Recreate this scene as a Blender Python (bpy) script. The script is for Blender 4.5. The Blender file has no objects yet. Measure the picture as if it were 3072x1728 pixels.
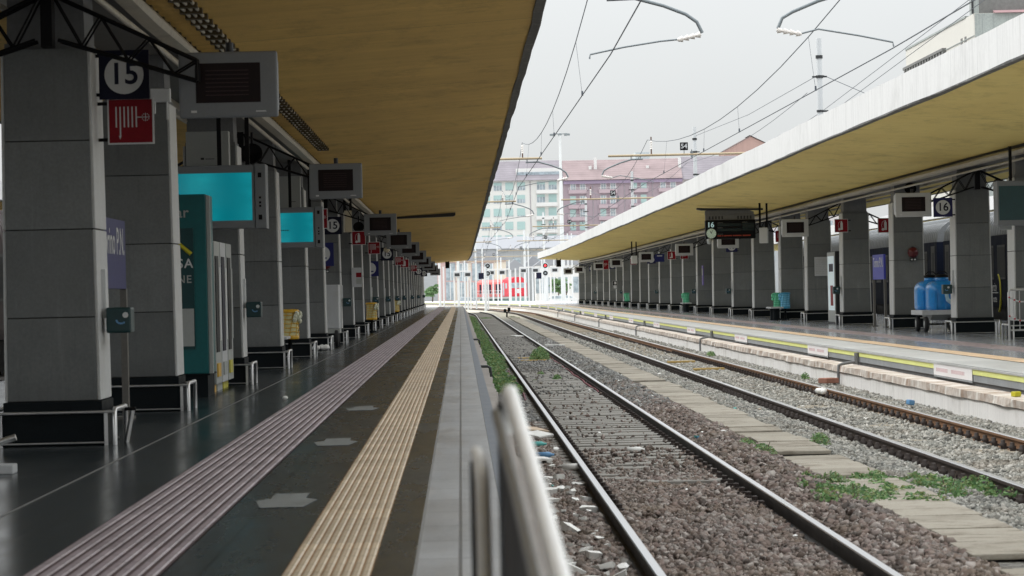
import bpy, bmesh, math, random
import numpy as np
from mathutils import Matrix, Vector
random.seed(7)
RNG = np.random.default_rng(11)
scene = bpy.context.scene
COL = scene.collection
R = math.radians

# ------------------------------------------------------------------ camera frame (metres: X right, Y along the platform, Z up)
EYE = 1.27
EYE_X = .03
FPX, PW, PH = 8960.0, 3072.0, 1728.0
ROLL, VPX, VPY = R(1.3), 1382.0, 880.0
def solve_camera():
    dx, dy = VPX - PW / 2, -(VPY - PH / 2)
    c, s = math.cos(ROLL), math.sin(ROLL)
    ux, uy = c * dx + s * dy, -s * dx + c * dy
    yaw, p = -math.atan2(ux, FPX), -math.atan2(uy, FPX)
    for _ in range(40):
        f = Vector((math.sin(yaw) * math.cos(p), math.cos(yaw) * math.cos(p), math.sin(p)))
        r = Vector((math.cos(yaw), -math.sin(yaw), 0)); u = r.cross(f)
        yaw -= (ux - FPX * r.y / f.y) / FPX
        p -= (uy - FPX * u.y / f.y) / FPX
    return c * r - s * u, s * r + c * u, f
CR, CU, CF = solve_camera()
def at(px, py, Y):
    """world X, Z of a photo point that stands at distance Y down the platform"""
    d = CF + CR * ((px - PW / 2) / FPX) + CU * ((PH / 2 - py) / FPX)
    t = Y / d.y
    return EYE_X + d.x * t, EYE + d.z * t
def cx(Y):
    """the tracks and platforms bend to the left beyond Y = 238 m"""
    return -max(0.0, Y - 238.0) ** 2 / 3400.0

# ------------------------------------------------------------------ bookkeeping
ORD = ("first second third fourth fifth sixth seventh eighth ninth tenth eleventh twelfth thirteenth fourteenth fifteenth sixteenth "
       "seventeenth eighteenth nineteenth twentieth twenty-first twenty-second twenty-third twenty-fourth twenty-fifth twenty-sixth "
       "twenty-seventh twenty-eighth twenty-ninth thirtieth thirty-first thirty-second thirty-third thirty-fourth").split()
def tag(o, label=None, cat=None, group=None, kind=None):
    if label: o['label'] = label
    if cat: o['category'] = cat
    if group: o['group'] = group
    if kind: o['kind'] = kind
    return o
def empty(name, loc=(0, 0, 0), rz=0.0, label=None, cat=None, group=None):
    o = bpy.data.objects.new(name, None); COL.objects.link(o)
    o.location = loc; o.rotation_euler = (0, 0, rz); o.empty_display_size = 0.1
    return tag(o, label, cat, group)
def dup(src, loc, rz=None, label=None, parent=None):
    c = src.copy(); COL.objects.link(c)
    if parent is not None: c.parent = parent
    if loc is not None: c.location = loc
    if rz is not None: c.rotation_euler = (0, 0, rz)
    if label: c['label'] = label
    for ch in list(src.children): dup(ch, None, None, None, c)
    return c

_TXT = {}
def text_geo(s, bold):
    k = (s, bold)
    if k not in _TXT:
        cu = bpy.data.curves.new('lettering', 'FONT'); cu.body = s; cu.size = 1; cu.align_x = 'CENTER'; cu.align_y = 'CENTER'
        cu.offset = bold; cu.resolution_u = 4
        o = bpy.data.objects.new('lettering', cu); COL.objects.link(o)
        dg = bpy.context.evaluated_depsgraph_get(); me = o.evaluated_get(dg).to_mesh()
        _TXT[k] = ([v.co.copy() for v in me.vertices], [tuple(p.vertices) for p in me.polygons])
        o.evaluated_get(dg).to_mesh_clear()
        bpy.data.objects.remove(o); bpy.data.curves.remove(cu)
    return _TXT[k]

class MB:
    """collects shapes and links them as ONE mesh object"""
    def __init__(s, k=1.0): s.v = []; s.f = []; s.m = []; s.s = []; s.M = None; s.k = k   # k: share of the line's bend
    def add(s, vs, fs, m=0, smooth=False):
        b = len(s.v)
        for p in vs:
            p = Vector(p)
            s.v.append(tuple(s.M @ p) if s.M else tuple(p))
        for q in fs:
            s.f.append(tuple(b + i for i in q)); s.m.append(m); s.s.append(smooth)
        return s
    def box(s, x0, x1, y0, y1, z0, z1, m=0):
        return s.add([(x0, y0, z0), (x1, y0, z0), (x1, y1, z0), (x0, y1, z0), (x0, y0, z1), (x1, y0, z1), (x1, y1, z1), (x0, y1, z1)],
                     [(0, 3, 2, 1), (4, 5, 6, 7), (0, 1, 5, 4), (1, 2, 6, 5), (2, 3, 7, 6), (3, 0, 4, 7)], m)
    def taper(s, b, t, z0, z1, m=0):
        (a0, a1, c0, c1), (d0, d1, e0, e1) = b, t
        return s.add([(a0, c0, z0), (a1, c0, z0), (a1, c1, z0), (a0, c1, z0), (d0, e0, z1), (d1, e0, z1), (d1, e1, z1), (d0, e1, z1)],
                     [(0, 3, 2, 1), (4, 5, 6, 7), (0, 1, 5, 4), (1, 2, 6, 5), (2, 3, 7, 6), (3, 0, 4, 7)], m)
    def tube(s, pts, r, n=8, m=0, r1=None):
        P = [Vector(p) for p in pts]; rings = []; up = None
        for i, p in enumerate(P):
            a = (P[min(i + 1, len(P) - 1)] - P[max(i - 1, 0)]).normalized()
            if up is None:
                up = Vector((0, 0, 1)) if abs(a.z) < .9 else Vector((1, 0, 0))
            u = (up - a * up.dot(a)).normalized(); w = a.cross(u); up = u
            rr = r if r1 is None else r + (r1 - r) * i / max(1, len(P) - 1)
            rings.append([p + (u * math.cos(2 * math.pi * k / n) + w * math.sin(2 * math.pi * k / n)) * rr for k in range(n)])
        vs = [q for g in rings for q in g]; fs = []
        for i in range(len(P) - 1):
            for k in range(n):
                k2 = (k + 1) % n
                fs.append((i * n + k, i * n + k2, (i + 1) * n + k2, (i + 1) * n + k))
        s.add(vs, fs, m, True)
        s.add(rings[0], [tuple(range(n - 1, -1, -1))], m); s.add(rings[-1], [tuple(range(n))], m)
        return s
    def lathe(s, prof, n=16, c=(0, 0, 0), m=0, sx=1.0, sy=1.0):
        vs = []; fs = []
        for r, z in prof:
            for k in range(n):
                a = 2 * math.pi * k / n
                vs.append((c[0] + r * math.cos(a) * sx, c[1] + r * math.sin(a) * sy, c[2] + z))
        for i in range(len(prof) - 1):
            for k in range(n):
                k2 = (k + 1) % n
                fs.append((i * n + k, i * n + k2, (i + 1) * n + k2, (i + 1) * n + k))
        s.add(vs, fs, m, True)
        s.add(vs[:n], [tuple(range(n - 1, -1, -1))], m); s.add(vs[-n:], [tuple(range(n))], m)
        return s
    def prism_y(s, poly, y0, y1, m=0, smooth=False):
        n = len(poly)
        vs = [(x, y0, z) for x, z in poly] + [(x, y1, z) for x, z in poly]
        s.add(vs, [(i, (i + 1) % n, n + (i + 1) % n, n + i) for i in range(n)], m, smooth)
        return s.add(vs, [tuple(range(n - 1, -1, -1)), tuple(range(n, 2 * n))], m)
    def prism_x(s, poly, x0, x1, m=0):
        n = len(poly)
        vs = [(x0, y, z) for y, z in poly] + [(x1, y, z) for y, z in poly]
        return s.add(vs, [(i, (i + 1) % n, n + (i + 1) % n, n + i) for i in range(n)] + [tuple(range(n - 1, -1, -1)), tuple(range(n, 2 * n))], m)
    def prism_z(s, poly, z0, z1, m=0):
        n = len(poly)
        vs = [(x, y, z0) for x, y in poly] + [(x, y, z1) for x, y in poly]
        return s.add(vs, [(i, (i + 1) % n, n + (i + 1) % n, n + i) for i in range(n)] + [tuple(range(n - 1, -1, -1)), tuple(range(n, 2 * n))], m)
    def sweep(s, sec, Ys, m=0, mats=None, wob=None):
        """section (x, z) carried along Y, following the bend of the line"""
        n = len(sec); vs = []
        for Y in Ys:
            d = cx(Y) * s.k
            for j, (x, z) in enumerate(sec):
                w = wob(j, Y) if wob else (0, 0)
                vs.append((x + d + w[0], Y, z + w[1]))
        for j in range(n):
            j2 = (j + 1) % n
            s.add([], [], 0)
        b = len(s.v); s.v.extend(tuple(q) for q in vs)
        for i in range(len(Ys) - 1):
            for j in range(n):
                j2 = (j + 1) % n
                s.f.append((b + i * n + j, b + i * n + j2, b + (i + 1) * n + j2, b + (i + 1) * n + j))
                s.m.append(mats[j] if mats else m); s.s.append(False)
        s.f.append(tuple(b + j for j in range(n - 1, -1, -1))); s.m.append(mats[0] if mats else m); s.s.append(False)
        e = b + (len(Ys) - 1) * n
        s.f.append(tuple(e + j for j in range(n))); s.m.append(mats[0] if mats else m); s.s.append(False)
        return s
    def disc(s, x, y, z, r, n=24, m=0, t=.004):
        """a thin round plate facing -Y"""
        vs = [(x + r * math.cos(2 * math.pi * k / n), y, z + r * math.sin(2 * math.pi * k / n)) for k in range(n)]
        vs += [(a, y + t, c) for a, _, c in vs]
        return s.add(vs, [tuple(range(n)), tuple(range(2 * n - 1, n - 1, -1))] + [(k, n + k, n + (k + 1) % n, (k + 1) % n) for k in range(n)], m)
    def text(s, body, size, loc, m=0, bold=0.0, face='-y', sx=1.0):
        vs, fs = text_geo(body, bold)
        if face == '-y': q = [(loc[0] + v.x * size * sx, loc[1], loc[2] + v.y * size) for v in vs]
        elif face == '+x': q = [(loc[0], loc[1] + v.x * size * sx, loc[2] + v.y * size) for v in vs]
        else: q = [(loc[0], loc[1] - v.x * size * sx, loc[2] + v.y * size) for v in vs]
        return s.add(q, fs, m)
    def build(s, name, mats, parent=None, bevel=0.0, loc=None, recalc=True):
        if not isinstance(mats, (list, tuple)): mats = [mats]
        me = bpy.data.meshes.new(name); me.from_pydata(s.v, [], s.f)
        for a in mats: me.materials.append(a)
        me.polygons.foreach_set('material_index', s.m); me.polygons.foreach_set('use_smooth', s.s)
        me.update()
        if bevel or recalc:
            bm = bmesh.new(); bm.from_mesh(me)
            if bevel:
                bmesh.ops.remove_doubles(bm, verts=bm.verts, dist=1e-5)
                bmesh.ops.recalc_face_normals(bm, faces=bm.faces)
                ed = [e for e in bm.edges if len(e.link_faces) == 2 and e.calc_face_angle(0) > .6 and not e.link_faces[0].smooth]
                if ed: bmesh.ops.bevel(bm, geom=ed, offset=bevel, segments=2, affect='EDGES', profile=.6)
            else:
                bmesh.ops.recalc_face_normals(bm, faces=bm.faces)
            bm.to_mesh(me); bm.free()
        o = bpy.data.objects.new(name, me); COL.objects.link(o)
        if parent is not None: o.parent = parent
        if loc is not None: o.location = loc
        return o
def np_mesh(name, V, Fq, mats, parent=None, mi=None):
    me = bpy.data.meshes.new(name)
    k = Fq.shape[1]
    me.vertices.add(len(V)); me.vertices.foreach_set('co', V.astype(np.float32).ravel())
    me.loops.add(Fq.size); me.loops.foreach_set('vertex_index', Fq.astype(np.int32).ravel())
    me.polygons.add(len(Fq)); me.polygons.foreach_set('loop_start', np.arange(0, Fq.size, k, dtype=np.int32))
    me.update(calc_edges=True); me.validate()
    for a in (mats if isinstance(mats, (list, tuple)) else [mats]): me.materials.append(a)
    if mi is not None: me.polygons.foreach_set('material_index', mi.astype(np.int32))
    o = bpy.data.objects.new(name, me); COL.objects.link(o)
    if parent is not None: o.parent = parent
    return o

# ------------------------------------------------------------------ materials
def new_mat(name):
    m = bpy.data.materials.new(name); m.use_nodes = True
    nt = m.node_tree; b = nt.nodes['Principled BSDF']
    return m, nt, b
def N(nt, t, **kw):
    n = nt.nodes.new(t)
    for k, v in kw.items(): setattr(n, k, v)
    return n
def math_n(nt, op, a, b=None, c=None):
    n = nt.nodes.new('ShaderNodeMath'); n.operation = op
    for i, q in enumerate((a, b, c)):
        if q is None: continue
        if isinstance(q, (int, float)): n.inputs[i].default_value = q
        else: nt.links.new(q, n.inputs[i])
    return n.outputs[0]
def mixc(nt, fac, a, b, mode='MIX'):
    n = nt.nodes.new('ShaderNodeMix'); n.data_type = 'RGBA'; n.blend_type = mode
    for i, q in ((0, fac), (6, a), (7, b)):
        if isinstance(q, (int, float)): n.inputs[i].default_value = q
        elif isinstance(q, (tuple, list)): n.inputs[i].default_value = (*q[:3], 1)
        else: nt.links.new(q, n.inputs[i])
    return n.outputs[2]
def coords(nt, scale=(1, 1, 1), src='Object', jitter=True):
    tc = N(nt, 'ShaderNodeTexCoord'); mp = N(nt, 'ShaderNodeMapping')
    out = tc.outputs[src]
    if jitter:
        oi = N(nt, 'ShaderNodeObjectInfo'); va = N(nt, 'ShaderNodeVectorMath', operation='ADD')
        nt.links.new(out, va.inputs[0]); nt.links.new(math_n(nt, 'MULTIPLY', oi.outputs['Random'], 50.0), va.inputs[1])
        out = va.outputs[0]
    nt.links.new(out, mp.inputs[0]); mp.inputs['Scale'].default_value = scale
    return mp.outputs[0]
def noise(nt, vec, scale, detail=5, rough=.6):
    n = N(nt, 'ShaderNodeTexNoise'); nt.links.new(vec, n.inputs['Vector'])
    n.inputs['Scale'].default_value = scale; n.inputs['Detail'].default_value = detail; n.inputs['Roughness'].default_value = rough
    return n.outputs['Fac']
def ramp(nt, fac, lo, hi, a=0.0, b=1.0):
    n = N(nt, 'ShaderNodeMapRange'); nt.links.new(fac, n.inputs['Value'])
    n.inputs['From Min'].default_value = lo; n.inputs['From Max'].default_value = hi
    n.inputs['To Min'].default_value = a; n.inputs['To Max'].default_value = b
    return n.outputs[0]
def bump(nt, b, h, strength=.3, dist=.02):
    n = N(nt, 'ShaderNodeBump'); n.inputs['Strength'].default_value = strength; n.inputs['Distance'].default_value = dist
    nt.links.new(h, n.inputs['Height']); nt.links.new(n.outputs[0], b.inputs['Normal'])
def surf(name, col, rough=.65, metal=0.0, var=.18, scale=2.5, stretch=(1, 1, 1), streak=0.0, dirt=None, bmp=0.0, bscale=60, spec=.5, fine=.5):
    """worn real-world surface: two noises vary the base colour, a third varies the gloss; optional run-off streaks and dirt"""
    m, nt, b = new_mat(name)
    v = coords(nt, stretch)
    a = noise(nt, v, scale, 6); f = noise(nt, v, scale * 14, 3)
    k = math_n(nt, 'ADD', math_n(nt, 'MULTIPLY', ramp(nt, a, .25, .75), 1 - fine), math_n(nt, 'MULTIPLY', ramp(nt, f, .25, .75), fine))
    c = mixc(nt, k, tuple(q * (1 - var) for q in col), tuple(min(1, q * (1 + var)) for q in col))
    if streak:
        sv = coords(nt, (6, 6, .25)); sf = noise(nt, sv, 1.6, 5, .7)
        c = mixc(nt, ramp(nt, sf, .5, .8, 0, streak), c, tuple(q * .35 for q in col))
    if dirt:
        df = noise(nt, coords(nt, stretch), scale * .6, 8, .75)
        c = mixc(nt, ramp(nt, df, .52, .72, 0, dirt[3]), c, dirt[:3])
    nt.links.new(c, b.inputs['Base Color'])
    nt.links.new(ramp(nt, a, .2, .8, max(.02, rough * .8), min(1, rough * 1.2)), b.inputs['Roughness'])
    b.inputs['Metallic'].default_value = metal; b.inputs['Specular IOR Level'].default_value = spec
    if bmp:
        bump(nt, b, noise(nt, coords(nt, (1, 1, 1)), bscale, 4), bmp, .01)
    return m
def island(name, cols, rough=.85, spec=.3, bmp=0.0, trans=0.0):
    """every loose piece of the mesh gets one of several colours"""
    m, nt, b = new_mat(name)
    g = N(nt, 'ShaderNodeNewGeometry'); r = N(nt, 'ShaderNodeValToRGB')
    nt.links.new(g.outputs['Random Per Island'], r.inputs[0])
    el = r.color_ramp.elements
    while len(el) < len(cols): el.new(.5)
    for i, c in enumerate(cols):
        el[i].position = i / (len(cols) - 1); el[i].color = (*c, 1)
    f = noise(nt, coords(nt, (1, 1, 1), jitter=False), 30, 3)
    c = mixc(nt, ramp(nt, f, .3, .7, .0, .5), r.outputs[0], (.5, .5, .5), 'OVERLAY')
    if rough > .8:
        d = noise(nt, coords(nt, (1, .6, 1), jitter=False), 1.3, 7, .75)
        c = mixc(nt, ramp(nt, d, .48, .68, 0, .6), c, (.17, .13, .092)); c = mixc(nt, ramp(nt, d, .42, .30, 0, .6), c, (.035, .031, .03))
    nt.links.new(c, b.inputs['Base Color'])
    b.inputs['Roughness'].default_value = rough; b.inputs['Specular IOR Level'].default_value = spec
    if trans:
        b.inputs['Subsurface Weight'].default_value = 0
        t = N(nt, 'ShaderNodeBsdfTranslucent'); nt.links.new(c, t.inputs[0])
        mx = N(nt, 'ShaderNodeMixShader'); mx.inputs[0].default_value = trans
        out = nt.nodes['Material Output']
        nt.links.new(b.outputs[0], mx.inputs[1]); nt.links.new(t.outputs[0], mx.inputs[2]); nt.links.new(mx.outputs[0], out.inputs[0])
    return m
def plain(name, col, rough=.5, metal=0.0, emit=0.0, spec=.5):
    m, nt, b = new_mat(name)
    f = noise(nt, coords(nt), 9, 4)
    nt.links.new(mixc(nt, ramp(nt, f, .3, .7), tuple(q * .9 for q in col), tuple(min(1, q * 1.08) for q in col)), b.inputs['Base Color'])
    b.inputs['Roughness'].default_value = rough; b.inputs['Metallic'].default_value = metal; b.inputs['Specular IOR Level'].default_value = spec
    if emit:
        b.inputs['Emission Color'].default_value = (*col, 1); b.inputs['Emission Strength'].default_value = emit
    return m

def soffit_mat(name, c0, c1, cs, seam):
    m, nt, b = new_mat(name)
    a = noise(nt, coords(nt, (.10, 1.1, 1), jitter=False), 1.0, 9, .72)       # shuttering marks run across the canopy
    f = noise(nt, coords(nt, (.5, 6, 1), jitter=False), 1.7, 6, .7)
    g = noise(nt, coords(nt, (.45, .06, 1), jitter=False), 1.0, 5)
    k = math_n(nt, 'ADD', math_n(nt, 'MULTIPLY', ramp(nt, a, .3, .7), .6), math_n(nt, 'MULTIPLY', ramp(nt, f, .3, .7), .4))
    c = mixc(nt, k, c0, c1)
    c = mixc(nt, ramp(nt, g, .42, .75, 0, .5), c, cs)
    s = noise(nt, coords(nt, (.22, 5, 1), jitter=False), 1.0, 6, .8)
    c = mixc(nt, ramp(nt, s, .64, .76, 0, .6), c, tuple(min(1, q * 1.3) for q in c1))
    c = mixc(nt, ramp(nt, s, .40, .26, 0, .65), c, tuple(q * .5 for q in c0))
    bl = noise(nt, coords(nt, (.8, .35, 1), jitter=False), 1.3, 9, .8)
    c = mixc(nt, ramp(nt, bl, .50, .70, 0, .65), c, tuple(q * .55 for q in c0))
    tc = N(nt, 'ShaderNodeTexCoord'); sp = N(nt, 'ShaderNodeSeparateXYZ'); nt.links.new(tc.outputs['Object'], sp.inputs[0])
    w = math_n(nt, 'ADD', sp.outputs[1], math_n(nt, 'MULTIPLY', noise(nt, coords(nt, jitter=False), .6, 2), .12))
    j = math_n(nt, 'LESS_THAN', math_n(nt, 'MODULO', math_n(nt, 'ADD', w, 4.1), seam), .03)
    c = mixc(nt, math_n(nt, 'MULTIPLY', j, .6), c, (.10, .065, .03))
    nt.links.new(c, b.inputs['Base Color']); b.inputs['Roughness'].default_value = .75; b.inputs['Specular IOR Level'].default_value = .25
    bump(nt, b, a, .15, .01)
    return m
def floor_mat(name, c0, c1, rough, tile, joint=.4, tint=None):
    m, nt, b = new_mat(name)
    v = coords(nt, (1, 1, 1), jitter=False)
    a = noise(nt, v, .55, 7, .7); f = noise(nt, v, 26, 4, .7)
    k = math_n(nt, 'ADD', math_n(nt, 'MULTIPLY', ramp(nt, a, .3, .7), .6), math_n(nt, 'MULTIPLY', ramp(nt, f, .3, .7), .4))
    c = mixc(nt, k, c0, c1)
    br = N(nt, 'ShaderNodeTexBrick'); nt.links.new(v, br.inputs['Vector'])
    br.offset = 0.0; br.inputs['Scale'].default_value = 1.0
    br.inputs['Brick Width'].default_value = tile[0]; br.inputs['Row Height'].default_value = tile[1]
    br.inputs['Mortar Size'].default_value = .010; br.inputs['Color1'].default_value = (.42, .42, .42, 1)
    br.inputs['Color2'].default_value = (.58, .58, .58, 1); br.inputs['Mortar'].default_value = (.5, .5, .5, 1)
    c = mixc(nt, .45, c, br.outputs['Color'], 'OVERLAY')
    st = noise(nt, coords(nt, (1, .45, 1), jitter=False), 1.7, 8, .75)
    c = mixc(nt, ramp(nt, st, .56, .72, 0, .45), c, tuple(q * .45 for q in c0))
    c = mixc(nt, ramp(nt, st, .40, .30, 0, .35), c, tuple(min(1, q * 1.5) for q in c1))
    c = mixc(nt, math_n(nt, 'MULTIPLY', br.outputs['Fac'], joint), c, tuple(q * .35 for q in c0))
    nt.links.new(c, b.inputs['Base Color'])
    s = noise(nt, coords(nt, (1.5, .25, 1), jitter=False), 1.3, 6, .7)
    nt.links.new(ramp(nt, s, .3, .7, rough * .7, rough * 1.35), b.inputs['Roughness'])
    b.inputs['Specular IOR Level'].default_value = .5
    bump(nt, b, math_n(nt, 'SUBTRACT', math_n(nt, 'MULTIPLY', f, .15), br.outputs['Fac']), .18, .004)
    return m
def tac_mat(name, col, rough, pitch=.40, wear=(.10, .10, .10)):
    m, nt, b = new_mat(name)
    v = coords(nt, (1, 1, 1), jitter=False)
    sp = N(nt, 'ShaderNodeSeparateXYZ'); nt.links.new(v, sp.inputs[0])
    a = noise(nt, coords(nt, (3, .5, 1), jitter=False), 2.0, 7, .75); f = noise(nt, v, 40, 3)
    tile = N(nt, 'ShaderNodeTexWhiteNoise'); tile.noise_dimensions = '1D'
    nt.links.new(math_n(nt, 'FLOOR', math_n(nt, 'DIVIDE', sp.outputs[1], pitch)), tile.inputs['W'])
    c = mixc(nt, tile.outputs['Value'], tuple(q * .84 for q in col), tuple(q * 1.14 for q in col))
    c = mixc(nt, ramp(nt, f, .3, .7, 0, .35), c, tuple(q * .6 for q in col))
    c = mixc(nt, ramp(nt, a, .50, .72, 0, .65), c, wear)
    j = math_n(nt, 'LESS_THAN', math_n(nt, 'MODULO', sp.outputs[1], pitch), .012)
    c = mixc(nt, math_n(nt, 'MULTIPLY', j, .8), c, (.03, .03, .03))
    nt.links.new(c, b.inputs['Base Color']); nt.links.new(ramp(nt, a, .3, .7, rough * .8, min(1, rough * 1.3)), b.inputs['Roughness'])
    bump(nt, b, f, .2, .003)
    return m
def ballast_mat():
    m, nt, b = new_mat('ballast_bed')
    v = coords(nt, (1, 1, 1), jitter=False)
    vo = N(nt, 'ShaderNodeTexVoronoi'); nt.links.new(v, vo.inputs['Vector']); vo.inputs['Scale'].default_value = 17
    sp = N(nt, 'ShaderNodeSeparateXYZ'); tc = N(nt, 'ShaderNodeTexCoord'); nt.links.new(tc.outputs['Object'], sp.inputs[0])
    n = noise(nt, v, .35, 5); wob = math_n(nt, 'MULTIPLY', math_n(nt, 'SUBTRACT', n, .5), 2.5)
    hs = N(nt, 'ShaderNodeSeparateColor'); nt.links.new(vo.outputs['Color'], hs.inputs[0])
    brown = mixc(nt, hs.outputs[0], (.018, .013, .011), (.075, .058, .05))
    grey = mixc(nt, hs.outputs[0], (.08, .08, .075), (.32, .315, .29))
    dark = mixc(nt, hs.outputs[0], (.07, .07, .068), (.24, .24, .23))
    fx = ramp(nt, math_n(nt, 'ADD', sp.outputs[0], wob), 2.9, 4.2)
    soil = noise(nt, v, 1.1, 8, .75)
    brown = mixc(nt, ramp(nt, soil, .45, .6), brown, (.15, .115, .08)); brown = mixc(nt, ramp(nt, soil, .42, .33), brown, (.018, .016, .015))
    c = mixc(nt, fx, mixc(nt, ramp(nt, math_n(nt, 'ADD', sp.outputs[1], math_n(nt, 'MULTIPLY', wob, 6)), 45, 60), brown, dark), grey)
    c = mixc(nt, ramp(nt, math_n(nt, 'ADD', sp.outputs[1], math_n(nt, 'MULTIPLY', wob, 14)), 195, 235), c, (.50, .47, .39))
    nt.links.new(c, b.inputs['Base Color']); b.inputs['Roughness'].default_value = .9; b.inputs['Specular IOR Level'].default_value = .2
    bump(nt, b, vo.outputs['Distance'], .9, .05)
    return m
def cover_mat():
    m, nt, b = new_mat('concrete_duct_cover')
    oi = N(nt, 'ShaderNodeObjectInfo'); v = coords(nt, (1, 1, 1))
    a = noise(nt, v, 2.2, 8, .75); f = noise(nt, v, 45, 4)
    c = mixc(nt, oi.outputs['Random'], (.30, .275, .23), (.40, .37, .315))
    c = mixc(nt, ramp(nt, f, .3, .7, 0, .4), c, (.20, .175, .14))
    c = mixc(nt, ramp(nt, a, .50, .68, 0, .8), c, (.13, .105, .078)); c = mixc(nt, ramp(nt, a, .42, .32, 0, .4), c, (.45, .43, .38))
    nt.links.new(c, b.inputs['Base Color']); b.inputs['Roughness'].default_value = .92; b.inputs['Specular IOR Level'].default_value = .2
    bump(nt, b, math_n(nt, 'ADD', f, a), .45, .012)
    return m
def coping_mat():
    m, nt, b = new_mat('stained_coping')
    br = N(nt, 'ShaderNodeTexBrick'); v = coords(nt, (1, 1, 1), jitter=False)
    sw = N(nt, 'ShaderNodeSeparateXYZ'); nt.links.new(v, sw.inputs[0]); cb = N(nt, 'ShaderNodeCombineXYZ')
    nt.links.new(sw.outputs[1], cb.inputs[0]); cb.inputs[1].default_value = .45
    nt.links.new(cb.outputs[0], br.inputs['Vector']); br.offset = 0; br.inputs['Scale'].default_value = 1
    br.inputs['Brick Width'].default_value = 1.35; br.inputs['Row Height'].default_value = .9; br.inputs['Mortar Size'].default_value = .10; br.inputs['Mortar Smooth'].default_value = .6
    n = noise(nt, v, 2.2, 7, .75)
    st = math_n(nt, 'MULTIPLY', ramp(nt, n, .36, .62), math_n(nt, 'SUBTRACT', 1.0, br.outputs['Fac']))
    c = mixc(nt, st, (.64, .61, .565), (.32, .235, .18))
    c = mixc(nt, ramp(nt, noise(nt, v, 11, 5), .55, .75, 0, .6), c, (.62, .58, .52))
    nt.links.new(c, b.inputs['Base Color']); b.inputs['Roughness'].default_value = .9
    bump(nt, b, n, .4, .02)
    return m
def cladding_mat(name, col):
    m, nt, b = new_mat(name)
    v = coords(nt, (1, 1, 1)); g = N(nt, 'ShaderNodeNewGeometry')
    oi = N(nt, 'ShaderNodeObjectInfo')
    a = noise(nt, v, 1.7, 7, .7); f = noise(nt, v, 34, 4, .7); st = noise(nt, coords(nt, (7, 7, .35)), 1.3, 6, .75)
    k = math_n(nt, 'ADD', math_n(nt, 'MULTIPLY', ramp(nt, a, .3, .7), .5), math_n(nt, 'MULTIPLY', ramp(nt, f, .3, .7), .5))
    c = mixc(nt, k, tuple(q * .78 for q in col), tuple(q * 1.22 for q in col))
    c = mixc(nt, math_n(nt, 'ABSOLUTE', math_n(nt, 'SUBTRACT', math_n(nt, 'FRACT', math_n(nt, 'ADD', g.outputs['Random Per Island'], math_n(nt, 'MULTIPLY', oi.outputs['Random'], 7.0))), .5)), c, tuple(q * .45 for q in col))
    c = mixc(nt, ramp(nt, st, .54, .80, 0, .5), c, tuple(q * .42 for q in col))
    c = mixc(nt, ramp(nt, st, .42, .30, 0, .22), c, tuple(q * 1.7 for q in col))
    tc = N(nt, 'ShaderNodeTexCoord'); sp = N(nt, 'ShaderNodeSeparateXYZ'); nt.links.new(tc.outputs['Object'], sp.inputs[0])
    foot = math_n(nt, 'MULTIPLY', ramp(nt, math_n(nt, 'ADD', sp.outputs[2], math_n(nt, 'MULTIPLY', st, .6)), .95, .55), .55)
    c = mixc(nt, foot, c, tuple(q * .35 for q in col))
    nt.links.new(c, b.inputs['Base Color']); b.inputs['Roughness'].default_value = .88; b.inputs['Specular IOR Level'].default_value = .2
    bump(nt, b, f, .2, .006)
    return m
def tile_roof(name, col, ang=0):
    m, nt, b = new_mat(name)
    v = coords(nt, (1, 1, 1), jitter=False)
    w = N(nt, 'ShaderNodeTexWave'); w.bands_direction = 'Z'; nt.links.new(v, w.inputs['Vector']); w.inputs['Scale'].default_value = .55
    w.inputs['Distortion'].default_value = 1.5
    n = noise(nt, v, .3, 6)
    c = mixc(nt, ramp(nt, n, .3, .7), tuple(q * .82 for q in col), tuple(q * 1.15 for q in col))
    c = mixc(nt, math_n(nt, 'MULTIPLY', w.outputs['Fac'], .3), c, tuple(q * .55 for q in col))
    nt.links.new(c, b.inputs['Base Color']); b.inputs['Roughness'].default_value = .85
    return m
def screen_mat():
    m, nt, b = new_mat('teal_screen_glow')
    v = coords(nt, (1, 1, 1), src='Generated', jitter=False)
    w = N(nt, 'ShaderNodeTexWave'); w.bands_direction = 'X'; nt.links.new(v, w.inputs['Vector'])
    w.inputs['Scale'].default_value = .45; w.inputs['Distortion'].default_value = .6
    n = noise(nt, v, 3, 4)
    c = mixc(nt, math_n(nt, 'MULTIPLY', w.outputs['Fac'], ramp(nt, n, .2, .8)), (.0, .15, .185), (.005, .255, .29))
    nt.links.new(c, b.inputs['Emission Color']); b.inputs['Emission Strength'].default_value = 1.0
    b.inputs['Base Color'].default_value = (.01, .03, .035, 1); b.inputs['Roughness'].default_value = .15
    return m
def glass_pane(name, col, rough=.12):
    m, nt, b = new_mat(name)
    f = noise(nt, coords(nt), 1.4, 4)
    nt.links.new(mixc(nt, ramp(nt, f, .35, .65), tuple(q * .6 for q in col), col), b.inputs['Base Color'])
    b.inputs['Roughness'].default_value = rough
    return m

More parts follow.
